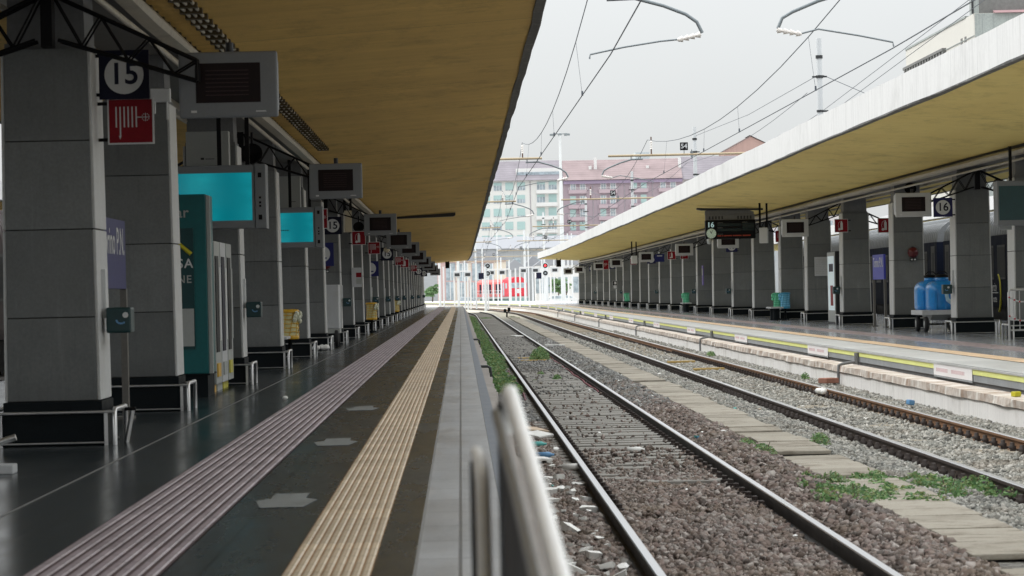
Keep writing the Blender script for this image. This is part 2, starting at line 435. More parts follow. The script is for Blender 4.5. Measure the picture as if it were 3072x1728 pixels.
M = dict(
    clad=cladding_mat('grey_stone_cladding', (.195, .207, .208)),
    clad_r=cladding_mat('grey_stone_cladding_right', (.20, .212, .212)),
    pale=surf('pale_side_panel', (.56, .575, .575), .6, var=.12, scale=1.5, dirt=(.36, .34, .31, .4), streak=.25, spec=.35),
    core=surf('column_joint', (.035, .035, .035), .9),
    plinth=surf('dark_plinth', (.006, .009, .011), .6, var=.4, scale=5, spec=.12),
    signpost=surf('grey_sign_post', (.14, .135, .125), .5, .4, var=.2), steel=surf('brushed_steel', (.66, .67, .68), .33, .85, var=.15, scale=6),
    rawconc=surf('bare_concrete', (.17, .175, .18), .85, var=.2, scale=1.2, streak=.3),
    soffit=soffit_mat('ochre_soffit_paint', (.55, .36, .10), (.80, .545, .165), (.40, .26, .085), 9.7), soffit_r=soffit_mat('ochre_soffit_paint_lit', (.72, .57, .19), (.84, .69, .25), (.64, .47, .155), 15.1),  # right copy is the same paint, lightened for its brighter light
    fascia=surf('white_fascia', (.74, .74, .735), .8, var=.07, scale=.8, streak=.42, bmp=.1, bscale=30, spec=.2, dirt=(.5, .5, .49, .5)),
    drip=surf('fascia_drip_edge', (.10, .10, .095), .9, var=.5, scale=7, dirt=(.4, .39, .36, .6)),
    roof=surf('bitumen_roof', (.12, .12, .12), .9),
    boxsoff=surf('dark_beam_soffit', (.12, .118, .11), .85, var=.25, scale=1),
    gutter=surf('cream_gutter_pipe', (.42, .39, .32), .5, var=.3, scale=2, dirt=(.2, .18, .15, .6)),
    dark=surf('dark_grey_metal', (.035, .037, .04), .5, .3, var=.25, scale=4),
    black=surf('black_metal', (.006, .006, .007), .6, .0, spec=.15, var=.3, scale=4),
    floor=floor_mat('dark_polished_paving', (.012, .018, .021), (.027, .035, .039), .19, (.6, .6), .8),
    floor2=floor_mat('worn_brown_paving', (.024, .035, .042), (.050, .065, .075), .26, (.6, .6), .8),
    edge=floor_mat('grey_edge_slabs', (.26, .272, .285), (.38, .392, .405), .40, (3.0, 1.02), .9),
    edge2=surf('bluish_edge_band', (.14, .16, .19), .55, var=.2, scale=3),
    rfloor=floor_mat('right_paving', (.27, .29, .325), (.38, .405, .44), .15, (.6, .6), .4),
    redge=floor_mat('right_edge_slabs', (.36, .37, .37), (.47, .48, .48), .5, (3.0, 1.9), .5),
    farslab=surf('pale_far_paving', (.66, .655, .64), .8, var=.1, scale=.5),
    grout=surf('pale_joint_line', (.19, .19, .185), .7),
    tac_red=tac_mat('tactile_red_base', (.080, .046, .052), .6),
    tac_red_rib=tac_mat('tactile_red_rib', (.38, .325, .355), .5, wear=(.12, .10, .105)),
    tac_yel=tac_mat('tactile_yellow_base', (.33, .165, .05), .6, wear=(.15, .09, .045)),
    tac_yel_rib=tac_mat('tactile_yellow_rib', (.54, .445, .32), .5, wear=(.30, .22, .13)),
    tac_red_far=tac_mat('tactile_pink', (.36, .30, .32), .3, .6, wear=(.15, .14, .15)),
    tac_or=tac_mat('tactile_orange', (.66, .49, .33), .5, .6, wear=(.45, .34, .24)),
    marking=surf('worn_white_sticker', (.22, .24, .245), .45, var=.4, scale=11, dirt=(.05, .055, .06, .95)),
    darkbed=surf('darkened_ballast', (.07, .065, .06), .95, var=.4, scale=9), ballast=ballast_mat(), coping=coping_mat(),
    wallc=surf('limewashed_wall', (.80, .79, .775), .9, var=.09, scale=1.2, streak=.35, bmp=.2, bscale=25, dirt=(.4, .38, .34, .6)),
    ledge=surf('rough_concrete_ledge', (.30, .275, .255), .9, var=.3, scale=3, bmp=.5, bscale=20),
    face=surf('platform_face', (.075, .08, .085), .85, var=.4, scale=2.5, streak=.5, dirt=(.02, .02, .02, .8)),
    fgrey=surf('grey_fascia_band', (.24, .26, .275), .7, var=.2, scale=2, streak=.4),
    fyel=surf('yellow_edge_stripe', (.72, .76, .27), .6, var=.12, scale=2),
    plate=surf('white_warning_plate', (.76, .75, .76), .5, var=.05, scale=2),
    platered=surf('faded_red_print', (.62, .47, .49), .6),
    railtop=surf('worn_rail_head', (.50, .50, .515), .30, .9, var=.08, scale=1.2, stretch=(4, .08, 4), fine=.2),
    raildark=surf('oily_rail_side', (.022, .020, .019), .7, var=.35, scale=3),
    railrust=surf('rusty_rail_web', (.20, .105, .052), .8, var=.3, scale=2.2, dirt=(.07, .045, .03, .7)),
    railrust2=surf('dark_rusty_rail_web', (.060, .042, .036), .8, var=.3, scale=2.2),
    clipbrown=surf('brown_cable_clip', (.07, .05, .02), .7), clip=surf('rusty_fastening', (.030, .021, .018), .7, .2, var=.3, scale=30),
    sleeper=surf('weathered_sleeper', (.235, .225, .205), .9, var=.25, scale=5, stretch=(.3, 3, 3), dirt=(.09, .08, .07, .6)),
    sleeper2=surf('bleached_timber_sleeper', (.30, .26, .20), .9, var=.3, scale=5, stretch=(.3, 3, 3)),
    cover=cover_mat(),
    wood=surf('yellow_timber', (.42, .29, .10), .8, var=.2, scale=8, stretch=(1, .2, 1)),
    casing=surf('grey_monitor_casing', (.19, .205, .22), .5, var=.08, scale=3, spec=.4),
    casing_l=surf('pale_monitor_casing', (.47, .485, .50), .5, var=.06, scale=3, spec=.4),
    screen_off=plain('dark_red_display', (.010, .005, .006), .35, spec=.2),
    ledline=plain('faint_red_led', (.024, .004, .006), .4),
    teal=screen_mat(), tealtext=plain('teal_caption', (.0, .06, .07), .4),
    navy=plain('navy_sign', (.006, .007, .024), .5, spec=.2), blue=plain('blue_station_sign', (.018, .022, .13), .45, spec=.25), blue_r=plain('blue_station_sign_right', (.065, .075, .45), .45, spec=.3), navy2=plain('navy_sign_right', (.016, .018, .085), .5, spec=.25),  # dimness put into the left-hand sign colours; right-hand copies are brighter
    white=surf('white_sign_paint', (.60, .62, .63), .45, var=.05, scale=3), red=plain('red_safety_sign', (.22, .006, .014), .5, spec=.2),
    cream=surf('cream_box', (.56, .50, .36), .5, var=.1), lgrey=surf('light_grey_panel', (.36, .38, .37), .5, var=.08),
    whitebox=surf('white_cabinet', (.50, .52, .54), .45, var=.08, scale=2, dirt=(.3, .29, .27, .4)),
    tealbox=surf('teal_kiosk_side', (.002, .105, .112), .4, var=.2, scale=1.2),
    tealdk=plain('dark_teal_poster', (.006, .05, .055), .3), tealgreen=plain('validator_teal', (.012, .045, .050), .4),
    yellow=plain('yellow_plastic', (.62, .36, .02), .4), lime=plain('lime_yellow', (.55, .50, .03), .4),
    rubber=surf('black_rubber', (.014, .014, .015), .75), brass=plain('brass_ring', (.35, .26, .10), .4, .5),
    tank=plain('blue_plastic_tank', (.02, .25, .66), .25), hose=plain('pale_blue_hose', (.42, .62, .74), .35),
    mast=surf('galvanised_mast', (.60, .62, .635), .6, var=.06, scale=.22, fine=.0),
    beam=surf('tan_gantry_tube', (.42, .335, .22), .65, var=.2, scale=2), arm=surf('grey_cantilever_tube', (.20, .225, .24), .55, .3, var=.15),
    wire=plain('copper_wire', (.085, .10, .125), .5), insul=plain('white_porcelain', (.78, .74, .70), .25), brown=plain('brown_porcelain', (.12, .05, .03), .3),
    coach=surf('night_blue_coach', (.010, .014, .030), .75, var=.2, scale=1, spec=.12), coachwin=plain('coach_window', (.006, .008, .010), .45, spec=.12),
    coachroof=surf('silver_coach_roof', (.20, .21, .22), .55, .25, var=.35, scale=1.2, stretch=(1, 3, 1)), oxide=surf('oxide_red_coach', (.022, .010, .010), .6),
    handrail=surf('pale_painted_handrail', (.90, .91, .92), .4, var=.1), handgrey=surf('grey_railing_bar', (.33, .34, .345), .5), handdark=surf('dark_railing_post', (.035, .037, .04), .55, var=.2),
    wall_w=surf('white_render', (.66, .655, .635), .85, var=.04, scale=.3), wall_r=surf('rose_render', (.335, .27, .305), .85, var=.07, scale=.3),  # distant walls paled: haze put into their colours
    wall_p=surf('pink_corrugated', (.40, .27, .24), .7, var=.18, scale=.9, stretch=(5, 5, .1)),
    roof_d=tile_roof('dusky_tile_roof', (.235, .215, .24)), roof_r=tile_roof('rose_tile_roof', (.285, .22, .225)),  # far tile roofs carry haze in their paled colour
    trim_w=surf('white_trim', (.66, .655, .65), .7, var=.04), trim_r=surf('rose_trim', (.42, .335, .37), .8, var=.06),  # trim paled for distance haze as well
    shutter=surf('mint_shutter', (.36, .50, .49), .6, var=.08), pane=glass_pane('distant_pane', (.38, .45, .50), .35), curtain=surf('white_curtain', (.70, .72, .72), .8),
    pipe=surf('downpipe', (.34, .31, .34), .6), bconc=surf('beige_concrete', (.60, .585, .54), .85, var=.05, scale=.5, streak=.12),
    wconc=surf('weathered_grey_concrete', (.33, .36, .35), .9, var=.3, scale=.8, streak=.6), dconc=surf('dark_stained_concrete', (.17, .17, .165), .9, var=.35, scale=.3),
    pinktile=surf('pink_roof_tile', (.50, .32, .33), .8, var=.15), brickp=surf('pale_red_brick', (.46, .33, .32), .85, var=.12, scale=1), creamw=surf('cream_render', (.62, .56, .48), .85, var=.07, scale=.4),
    slate=surf('slate_roof', (.27, .28, .305), .8, var=.15, scale=.5, stretch=(1, 1, 6)), gwall=surf('grey_yard_wall', (.33, .345, .36), .85, var=.15, scale=.6, stretch=(1, 1, 4)),  # slate and yard wall paled too, standing in for haze
    loco=plain('locomotive_red', (.56, .02, .04), .45), loco2=surf('locomotive_side', (.55, .10, .09), .5, var=.25, scale=.8, stretch=(1, 1, .2)),
    bogie=surf('teal_bogie', (.20, .30, .30), .7, var=.4, scale=2), car_s=plain('silver_blue_car', (.45, .52, .58), .3, .2), car_w=plain('white_car', (.62, .63, .64), .3),
    ground=surf('pale_yard_ground', (.60, .585, .55), .9, var=.14, scale=.15), bark=surf('bark', (.12, .09, .07), .9),
    ledred=plain('signal_red_lamp', (.9, .05, .06), .3, emit=1.3), tyre=plain('car_tyre', (.03, .03, .03), .7),
    clockface=plain('pale_green_dial', (.50, .62, .50), .4, emit=.12), digit=plain('pale_digit', (.50, .72, .74), .4, emit=.35),
    orangeled=plain('orange_led', (.30, .04, .02), .4, emit=.16), boardrow=plain('board_row', (.010, .022, .024), .25),
    chainr=plain('red_chain', (.55, .05, .08), .5), fence=surf('galvanised_barrier', (.55, .56, .57), .4, .4, var=.1),
    greenbag=plain('green_bin_bag', (.17, .66, .40), .35), bluebag=plain('blue_bin_bag', (.20, .58, .80), .35), yellbag=plain('pale_yellow_bag', (.62, .58, .30), .35),
    clearbag=plain('clear_bag', (.62, .64, .50), .3), purplep=plain('purple_poster', (.16, .12, .36), .5),
    tin=plain('litter_white', (.74, .74, .72), .6), litb=plain('litter_blue', (.12, .28, .50), .5), litt=plain('litter_teal', (.08, .38, .36), .5), litp=plain('litter_tan', (.52, .40, .29), .7),
)
STONE_BROWN = island('brown_ballast_stone', [(.035, .026, .022), (.15, .112, .096), (.245, .195, .17), (.09, .075, .066), (.38, .345, .32), (.17, .122, .108), (.27, .235, .215), (.06, .046, .04)])
STONE_GREY = island('grey_ballast_stone', [(.085, .085, .08), (.22, .22, .20), (.34, .335, .305), (.14, .145, .135), (.47, .455, .42), (.27, .265, .24)])
STONE_DARK = island('dark_ballast_stone', [(.06, .06, .06), (.16, .16, .155), (.27, .27, .26), (.11, .11, .11), (.42, .42, .40)])
LEAF = island('weed_leaf', [(.05, .12, .04), (.12, .24, .085), (.19, .33, .13), (.09, .19, .085), (.27, .42, .20), (.15, .27, .07), (.30, .33, .14), (.10, .21, .10), (.36, .34, .18)], .6, .3, trans=.3)
LEAF2 = island('tree_leaf', [(.10, .20, .08), (.17, .29, .13), (.24, .36, .18)], .6, .3, trans=.3)

# ------------------------------------------------------------------ world, sun, camera
w = bpy.data.worlds.new('World'); scene.world = w; w.use_nodes = True
nt = w.node_tree; bg = nt.nodes['Background']
sky = N(nt, 'ShaderNodeTexSky', sky_type='NISHITA'); sky.sun_disc = False
SUN_EL, SUN_AZ = R(52), R(-62)                     # azimuth from +Y towards +X
sky.sun_elevation = SUN_EL; sky.sun_rotation = SUN_AZ
tc = N(nt, 'ShaderNodeTexCoord'); sp = N(nt, 'ShaderNodeSeparateXYZ'); nt.links.new(tc.outputs['Generated'], sp.inputs[0])
z = math_n(nt, 'MAXIMUM', sp.outputs[2], 0.0)
lum = math_n(nt, 'MULTIPLY', math_n(nt, 'ADD', math_n(nt, 'MULTIPLY', z, 3.7), 1.0), 6.6)   # overcast sky: zenith three times the horizon
cl = noise(nt, tc.outputs['Generated'], 3.0, 5)
lum = math_n(nt, 'MULTIPLY', lum, ramp(nt, cl, .3, .7, .97, 1.03))
cmb = N(nt, 'ShaderNodeCombineXYZ')
for i, k in enumerate((.975, 1.0, 1.005)): nt.links.new(math_n(nt, 'MULTIPLY', lum, k), cmb.inputs[i])
nt.links.new(mixc(nt, .94, sky.outputs[0], cmb.outputs[0]), bg.inputs['Color'])
bg.inputs['Strength'].default_value = 0.1
sl = bpy.data.lights.new('sun', 'SUN'); sl.energy = 1.8; sl.angle = R(14); sl.color = (1, .97, .92)
so = bpy.data.objects.new('sun', sl); COL.objects.link(so)
sd = Vector((math.sin(SUN_AZ) * math.cos(SUN_EL), math.cos(SUN_AZ) * math.cos(SUN_EL), math.sin(SUN_EL)))
so.rotation_euler = sd.to_track_quat('Z', 'Y').to_euler(); so.location = (0, 0, 60)

cam = bpy.data.cameras.new('camera'); co = bpy.data.objects.new('camera', cam); COL.objects.link(co); scene.camera = co
cam.sensor_width = 36; cam.lens = FPX / PW * 36; cam.clip_end = 4000; cam.clip_start = .1
mw = Matrix.Identity(4)
for i in range(3): mw[i][0], mw[i][1], mw[i][2] = CR[i], CU[i], -CF[i]
mw[0][3], mw[1][3], mw[2][3] = EYE_X, 0, EYE
co.matrix_world = mw
cam.dof.use_dof = True; cam.dof.focus_distance = 80; cam.dof.aperture_fstop = 8.5; cam.dof.aperture_blades = 9
scene.view_settings.view_transform = 'Standard'; scene.view_settings.look = 'None'
scene.view_settings.exposure = 0; scene.view_settings.gamma = 1
scene.cycles.use_denoising = True; scene.cycles.max_bounces = 6; scene.cycles.diffuse_bounces = 4; scene.cycles.transparent_max_bounces = 8

# ================================================================== THE SETTING
def ys(a, b, step=4.0):
    n = max(1, int(round((b - a) / step))); return [a + (b - a) * i / n for i in range(n + 1)]
def struct(o, label=None): o['kind'] = 'structure'; return o
g = MB().box(-900, 900, -60, 1800, -2.0, -.86); struct(g.build('ground', M['ground']))
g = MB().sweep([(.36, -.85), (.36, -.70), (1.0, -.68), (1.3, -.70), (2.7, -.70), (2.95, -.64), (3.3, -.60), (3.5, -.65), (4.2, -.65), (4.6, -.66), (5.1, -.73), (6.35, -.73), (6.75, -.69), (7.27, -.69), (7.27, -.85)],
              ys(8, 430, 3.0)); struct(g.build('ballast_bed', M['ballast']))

LE = 291.0   # far end of the near platform
P = MB(.2).sweep([(-7.54, -.84), (.34, -.84), (.34, 0), (-7.54, 0)], ys(-70, LE), mats=[0, 0, 1, 0])
struct(P.build('left_platform', [M['face'], M['floor']]))
def sheet(x0, x1, y0, y1, z, mat, name, step=4.0):
    return struct(MB(.2 if x1 < 1 else 1).sweep([(x0, z - .003), (x1, z - .003), (x1, z), (x0, z)], ys(y0, y1, step)).build(name, mat))
sheet(-1.37, -.215, -70, LE, .004, M['floor2'], 'paving_strip')
sheet(-.20, .235, -70, LE, .004, M['edge'], 'edge_paving')
sheet(.237, .352, -70, LE, .004, M['edge2'], 'edge_kerb')
sheet(-.215, -.20, -70, LE, .005, M['grout'], 'paving_joint')
sheet(-2.745, -2.73, -70, LE, .004, M['grout'], 'paving_joint')
def tactile(x0, x1, n, y0, y1, base, rib, name, z=.004):
    b = MB(.2).sweep([(x0, z), (x1, z), (x1, z + .004), (x0, z + .004)], ys(y0, y1), m=0)
    p = (x1 - x0) / n
    for k in range(n):
        a = x0 + p * (k + .27); c = a + p * .46
        b.sweep([(a - .008, z + .004), (c + .008, z + .004), (c, z + .011), (a, z + .011)], ys(y0, y1), m=1)
    return struct(b.build(name, [base, rib], recalc=False))
tactile(-2.03, -1.385, 9, -70, LE - .5, M['tac_red'], M['tac_red_rib'], 'tactile_paving')
tactile(-.81, -.405, 9, -70, LE - .5, M['tac_yel'], M['tac_yel_rib'], 'tactile_paving', z=.006)
for k, (Y, xx) in enumerate(((18.6, -1.08), (25.9, -1.08), (33.5, -1.10))):
    L_ = 0.62
    b = MB().prism_z([(-.13, -L_), (.13, -L_), (.19, 0), (.11, L_ * .25), (.11, L_), (-.11, L_), (-.11, L_ * .25), (-.19, 0)], 0, .002)
    struct(b.build('floor_marking', M['marking'], loc=(xx, Y, .0075)))
ledge = MB(.2).sweep([(.343, -.83), (.56, -.83), (.56, -.30), (.343, -.30)], ys(8, LE - 1, 1.1), wob=lambda j, Y: (0, 0) if j in (0, 3) else (random.uniform(-.03, .03), random.uniform(-.03, .02)))
struct(ledge.build('platform_ledge', M['ledge']))

# right platform
RP = MB().sweep([(7.65, -.84), (17.55, -.84), (17.55, 0), (7.65, 0)], ys(-70, 318), mats=[0, 0, 1, 0])
struct(RP.build('right_platform', [M['face'], M['rfloor']]))
RP = MB().sweep([(7.65, -.84), (17.55, -.84), (17.55, .002), (7.65, .002)], ys(318.02, 520), mats=[0, 0, 1, 0])
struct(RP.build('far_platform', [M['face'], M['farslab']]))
sheet(7.652, 8.62, -70, 318, .006, M['redge'], 'edge_paving')
sheet(8.69, 9.10, -70, 318, .008, M['tac_or'], 'tactile_paving')
b = MB().sweep([(10.0, .002), (10.65, .002), (10.65, .007), (10.0, .007)], ys(-70, 318), m=0)
struct(b.build('tactile_paving', [M['tac_red_far']], recalc=False))
# edge fascia of the right platform: overhanging slab edge with yellow stripe and grey band
b = MB().sweep([(7.60, -.03), (7.66, -.03), (7.66, -.001), (7.60, -.001)], ys(10, 470), m=0)
b.sweep([(7.615, -.11), (7.66, -.11), (7.66, -.032), (7.615, -.032)], ys(10, 470), m=1)
b.sweep([(7.625, -.215), (7.66, -.215), (7.66, -.112), (7.625, -.112)], ys(10, 470), m=2)
struct(b.build('platform_kerb', [M['redge'], M['fyel'], M['fgrey']]))
b = MB().sweep([(7.265, -.84), (7.66, -.84), (7.66, -.405), (7.265, -.405)], ys(8, 460, 2.0), wob=lambda j, Y: (0, 0) if j != 3 else (0, random.uniform(-.012, .006)))
wallp = b.build('track_wall', M['wallc'])
tag(wallp, 'long low whitewashed wall with brown stained coping below the right platform edge', 'wall')
b = MB().sweep([(7.235, -.395), (7.66, -.395), (7.66, -.28), (7.245, -.28)], ys(8, 460, .62), wob=lambda j, Y: (0, 0) if j in (1, 2) else (random.uniform(-.012, .012), random.uniform(-.010, .008)))
b.build('coping', M['coping'], wallp)

# warning plates on the right platform edge
def warn_plate():
    b = MB().box(-.006, .0, 0, 3.6, -.205, -.028, 0).box(-.004, .0, 0, 3.6, -.235, -.2055, 2)
    # two faint, unreadable printed lines: short bars
    x = .25
    for k in range(22):
        wd = random.uniform(.06, .13)
        if k in (9, 10): x += .16; continue
        b.box(-.0075, -.006, 3.6 - x - wd, 3.6 - x, -.145, -.088, 1); x += wd + .025
    return b.build('warning_plate', [M['plate'], M['platered'], M['fgrey']])
wp = None
for k in range(20):
    Y = 44.3 + 17.45 * k
    if Y > 400: break
    lab = 'white warning plate on the yellow striped platform edge, %s from the near end' % ORD[k]
    loc = (7.611 + cx(Y + 1.8), Y, 0)
    rz = math.atan((cx(Y + 1) - cx(Y - 1)) / -2)
    if wp is None: wp = warn_plate(); tag(wp, lab, 'sign', 'warning plates along the right platform edge'); wp.location = loc
    else: dup(wp, loc, rz, lab)

# ================================================================== TRACKS
def rail_mesh(x, y0, y1, top, side, web, name, parent, step=3.0):
    t = -.55
    sec = [(x - .072, t - .165), (x + .072, t - .165), (x + .072, t - .150), (x + .014, t - .128), (x + .014, t - .045), (x + .036, t - .036), (x + .036, t - .008), (x + .028, t),
           (x - .028, t), (x - .036, t - .008), (x - .036, t - .036), (x - .014, t - .045), (x - .014, t - .128), (x - .072, t - .150)]
    mats = [1, 1, 1, 2, 1, 1, 0, 0, 0, 1, 1, 2, 1, 1]
    return MB().sweep(sec, ys(y0, y1, step), mats=mats).build(name, [top, side, web], parent, recalc=False)
def sleeper_mb(x0, x1, w=.13, z1=-.705, h=.14):
    return MB().box(x0, x1, -w, w, z1 - h, z1)
def clip_mb(side=-1):
    b = MB(); s = side
    b.box(s * .06 if s > 0 else -.175, .175 if s > 0 else -.06, -.085, .085, -.735, -.698)
    b.box(s * .045 if s > 0 else -.125, .125 if s > 0 else -.045, -.045, .045, -.702, -.672)
    b.lathe([(.045, 0), (.045, .035), (.028, .04), (.028, .072), (.016, .078)], 8, (s * .105, 0, -.672))
    return b
def make_track(name, xl, xr, y1, label, kind):
    t = empty(name, (0, 0, 0), 0, label, 'railway track')
    if kind == 'l':
        rail_mesh(xl, 8, y1, M['railtop'], M['raildark'], M['raildark'], 'rail', t)
        rail_mesh(xr, 8, y1 - 8, M['railtop'], M['raildark'], M['raildark'], 'rail', t)
    else:
        rail_mesh(xl, 8, y1, M['railtop'], M['railrust2'], M['railrust2'], 'rail', t)
        rail_mesh(xr, 8, y1, M['railtop'], M['railrust'], M['railrust'], 'rail', t)
    c = (xl + xr) / 2; half = 1.26
    z1 = -.655 if kind == 'l' else -.700
    m = M['sleeper'] if kind == 'l' else M['sleeper2']
    wd = .185 if kind == 'l' else .13
    Y = 30.0 if kind == 'l' else 32.0; k = 0; first = None; rest = MB()
    while Y < y1 - 4:
        ang = math.atan((cx(Y + 1) - cx(Y - 1)) / -2)
        if k < 100:
            if first is None: first = sleeper_mb(-half, half, wd, z1).build('sleeper', m, t, bevel=.008); first.location = (c, Y, 0)
            else: dup(first, (c + random.uniform(-.02, .02), Y, random.uniform(-.006, .006)), random.uniform(-.012, .012), None, t)
        else:
            rest.box(c + cx(Y) - half, c + cx(Y) + half, Y - wd, Y + wd, z1 - .14, z1 + random.uniform(-.006, .006))
        Y += .60; k += 1
    o = rest.build('sleeper_row', m, t, recalc=False); o['kind'] = 'stuff'
    k = 0; first = None; rest = MB()
    if kind == 'r': plan = [(xl, -1), (xr, -1), (xl, 1), (xr, 1)]
    else: plan = [(xl, 1), (xr, -1)]
    for x, s in plan:
        Y = 26.0; n = 0
        src = None
        while Y < 250:
            if s == -1 and kind == 'r' and n < 50 and Y > x * 5.2:
                if src is None: src = clip_mb(s).build('rail_clip', M['clip'], t); src.location = (x, Y, 0)
                else: dup(src, (x, Y, 0), None, None, t)
                n += 1
            else:
                rest.M = Matrix.Translation((x + cx(Y), Y, 0))
                b = clip_mb(s) if Y < 90 else MB().box(s * .06 if s > 0 else -.15, .15 if s > 0 else -.06, -.06, .06, -.728, -.645)
                rest.add(b.v, b.f)
            Y += .60
    rest.M = None
    o = rest.build('rail_clip_row', M['clip'], t, recalc=False); o['kind'] = 'stuff'
    return t
TL = make_track('railway_track', 1.265, 2.715, 300, 'near railway track with shiny rail heads and ribbed grey sleepers beside the left platform', 'l')
TR = make_track('railway_track', 4.985, 6.465, 420, 'farther railway track with rusty brown rail sides beside the white wall', 'r')
# concrete duct covers between the tracks
cv = None; Y = 18.2; k = 0
while Y < 232:
    ln = random.choice((.55, 1.05, 1.05, 1.05, .8))
    if random.random() > .03:
        zz = -.586 + random.uniform(-.010, .008); rr = random.uniform(-.02, .02)
        if cv is None:
            cv = MB().box(-.325, .325, .012, 1.0, -.045, 0).build('duct_cover', M['cover'], bevel=.012)
            tag(cv, 'buff concrete duct cover lying in the long row between the two tracks', 'duct cover', 'concrete duct covers between the tracks')
            o = cv
        else: o = dup(cv, (0, 0, 0))
        o.location = (3.83 + random.uniform(-.035, .035) + cx(Y), Y, zz); o.rotation_euler = (random.uniform(-.004, .004), random.uniform(-.012, .012), rr)
        o.scale = (1, ln, 1)
    Y += ln
struct(MB(.2).sweep([(-14.6, -.84), (-7.56, -.84), (-7.56, -.72), (-14.6, -.72)], ys(-70, 291)).build('ballast_bed', M['darkbed']))  # added sheet, colour darkened to keep bright ground between platforms dim
struct(MB().sweep([(17.58, -.84), (22.6, -.84), (22.6, -.72), (17.58, -.72)], ys(-20, 300)).build('ballast_bed', M['darkbed']))
struct(MB(.2).sweep([(-23.0, -.84), (-14.65, -.84), (-14.65, 0), (-23.0, 0)], ys(-70, 291)).build('next_platform', M['floor2']))
struct(MB().sweep([(22.65, -.84), (31.0, -.84), (31.0, 0), (22.65, 0)], ys(-20, 300)).build('next_platform', M['rfloor']))
# ballast stones
def stones(name, mat, zones, seed):
    rng = np.random.default_rng(seed); pos = []; siz = []
    for (x0, x1, y0, y1, dens, z0, s0, s1) in zones:
        n = int((x1 - x0) * (y1 - y0) * dens)
        X = rng.uniform(x0, x1, n); Yv = y0 + (y1 - y0) * rng.uniform(0, 1, n) ** 1.25
        keep = (X < Yv * .19 + .35)
        X, Yv = X[keep], Yv[keep]
        z = z0(X) if callable(z0) else np.full(len(X), z0)
        pos.append(np.stack([X, Yv, z + rng.uniform(-.008, .02, len(X))], 1)); siz.append(rng.uniform(s0, s1, len(X)) * (1 + .6 * rng.random(len(X)) ** 4))
    pos = np.concatenate(pos); siz = np.concatenate(siz); n = len(pos)
    pch = sum(np.sin(pos[:, 0] * fx + pos[:, 1] * fy + ph) for fx, fy, ph in ((3.1, 1.1, .3), (-2.3, 1.7, 1.1), (5.3, -.9, 2.0), (1.2, 2.9, .5), (7.1, 3.3, 1.7)))
    pos[:, 2] -= np.clip(pch - .9, 0, 1.2) * .022          # trodden earth patches swallow the stones
    siz *= np.where(rng.random(n) < .55, .68, 1.0)
    base = np.array([(-1, -1, -1), (1, -1, -1), (1, 1, -1), (-1, 1, -1), (-1, -1, 1), (1, -1, 1), (1, 1, 1), (-1, 1, 1)], float) * .62
    V = base[None] * (1 + rng.uniform(-.42, .42, (n, 8, 3)))
    V *= rng.uniform(.65, 1.2, (n, 1, 3)) * siz[:, None, None]
    q = rng.normal(size=(n, 4)); q /= np.linalg.norm(q, axis=1)[:, None]; a, b, c, d = q.T
    Rm = np.stack([np.stack([1 - 2 * (c * c + d * d), 2 * (b * c - a * d), 2 * (b * d + a * c)], 1), np.stack([2 * (b * c + a * d), 1 - 2 * (b * b + d * d), 2 * (c * d - a * b)], 1),
                   np.stack([2 * (b * d - a * c), 2 * (c * d + a * b), 1 - 2 * (b * b + c * c)], 1)], 1)
    V = np.einsum('nij,nkj->nki', Rm, V) + pos[:, None, :]
    F = np.array([(0, 3, 2, 1), (4, 5, 6, 7), (0, 1, 5, 4), (1, 2, 6, 5), (2, 3, 7, 6), (3, 0, 4, 7)])
    Fa = (F[None] + (np.arange(n) * 8)[:, None, None]).reshape(-1, 4)
    o = np_mesh(name, V.reshape(-1, 3), Fa, mat); o['kind'] = 'stuff'; return o
zz1 = lambda X: np.interp(X, [.56, 1.0, 1.25, 2.75, 2.95, 3.25, 3.5], [-.66, -.66, -.70, -.70, -.64, -.585, -.62])
zz2 = lambda X: np.interp(X, [4.15, 4.6, 4.95, 6.4, 6.75, 7.25], [-.63, -.665, -.72, -.72, -.665, -.665])
o = stones('brown_gravel', STONE_BROWN, [(.57, 1.19, 17, 44, 820, zz1, .017, .032), (1.33, 2.64, 17, 31.5, 820, -.680, .017, .034), (1.33, 2.64, 31, 36, 110, -.655, .020, .032), (1.33, 2.64, 36, 56, 13, -.652, .016, .03),
                                     (2.8, 3.5, 17, 50, 430, zz1, .024, .040), (2.8, 3.5, 46, 62, 220, zz1, .024, .040)], 3)
tag(o, 'brownish broken stone ballast around the near track', 'gravel')
o = stones('grey_gravel', STONE_GREY, [(4.16, 4.92, 20, 90, 560, zz2, .018, .034), (5.18, 6.27, 26, 85, 480, -.704, .018, .033), (5.04, 6.42, 26, 85, 60, -.715, .018, .03), (6.54, 7.24, 32, 90, 480, zz2, .018, .034), (4.16, 7.24, 85, 140, 36, zz2, .03, .045)], 4)
tag(o, 'light grey broken stone ballast around the farther track', 'gravel')
o = stones('dark_gravel', STONE_DARK, [(2.82, 3.46, 48, 120, 330, zz1, .026, .042), (1.33, 2.64, 56, 130, 16, -.66, .02, .034), (.60, 1.18, 44, 90, 200, zz1, .024, .04), (1.33, 2.64, 72, 84, 130, -.662, .022, .034)], 5)
tag(o, 'dark grey broken stone heaped beside the near track', 'gravel')

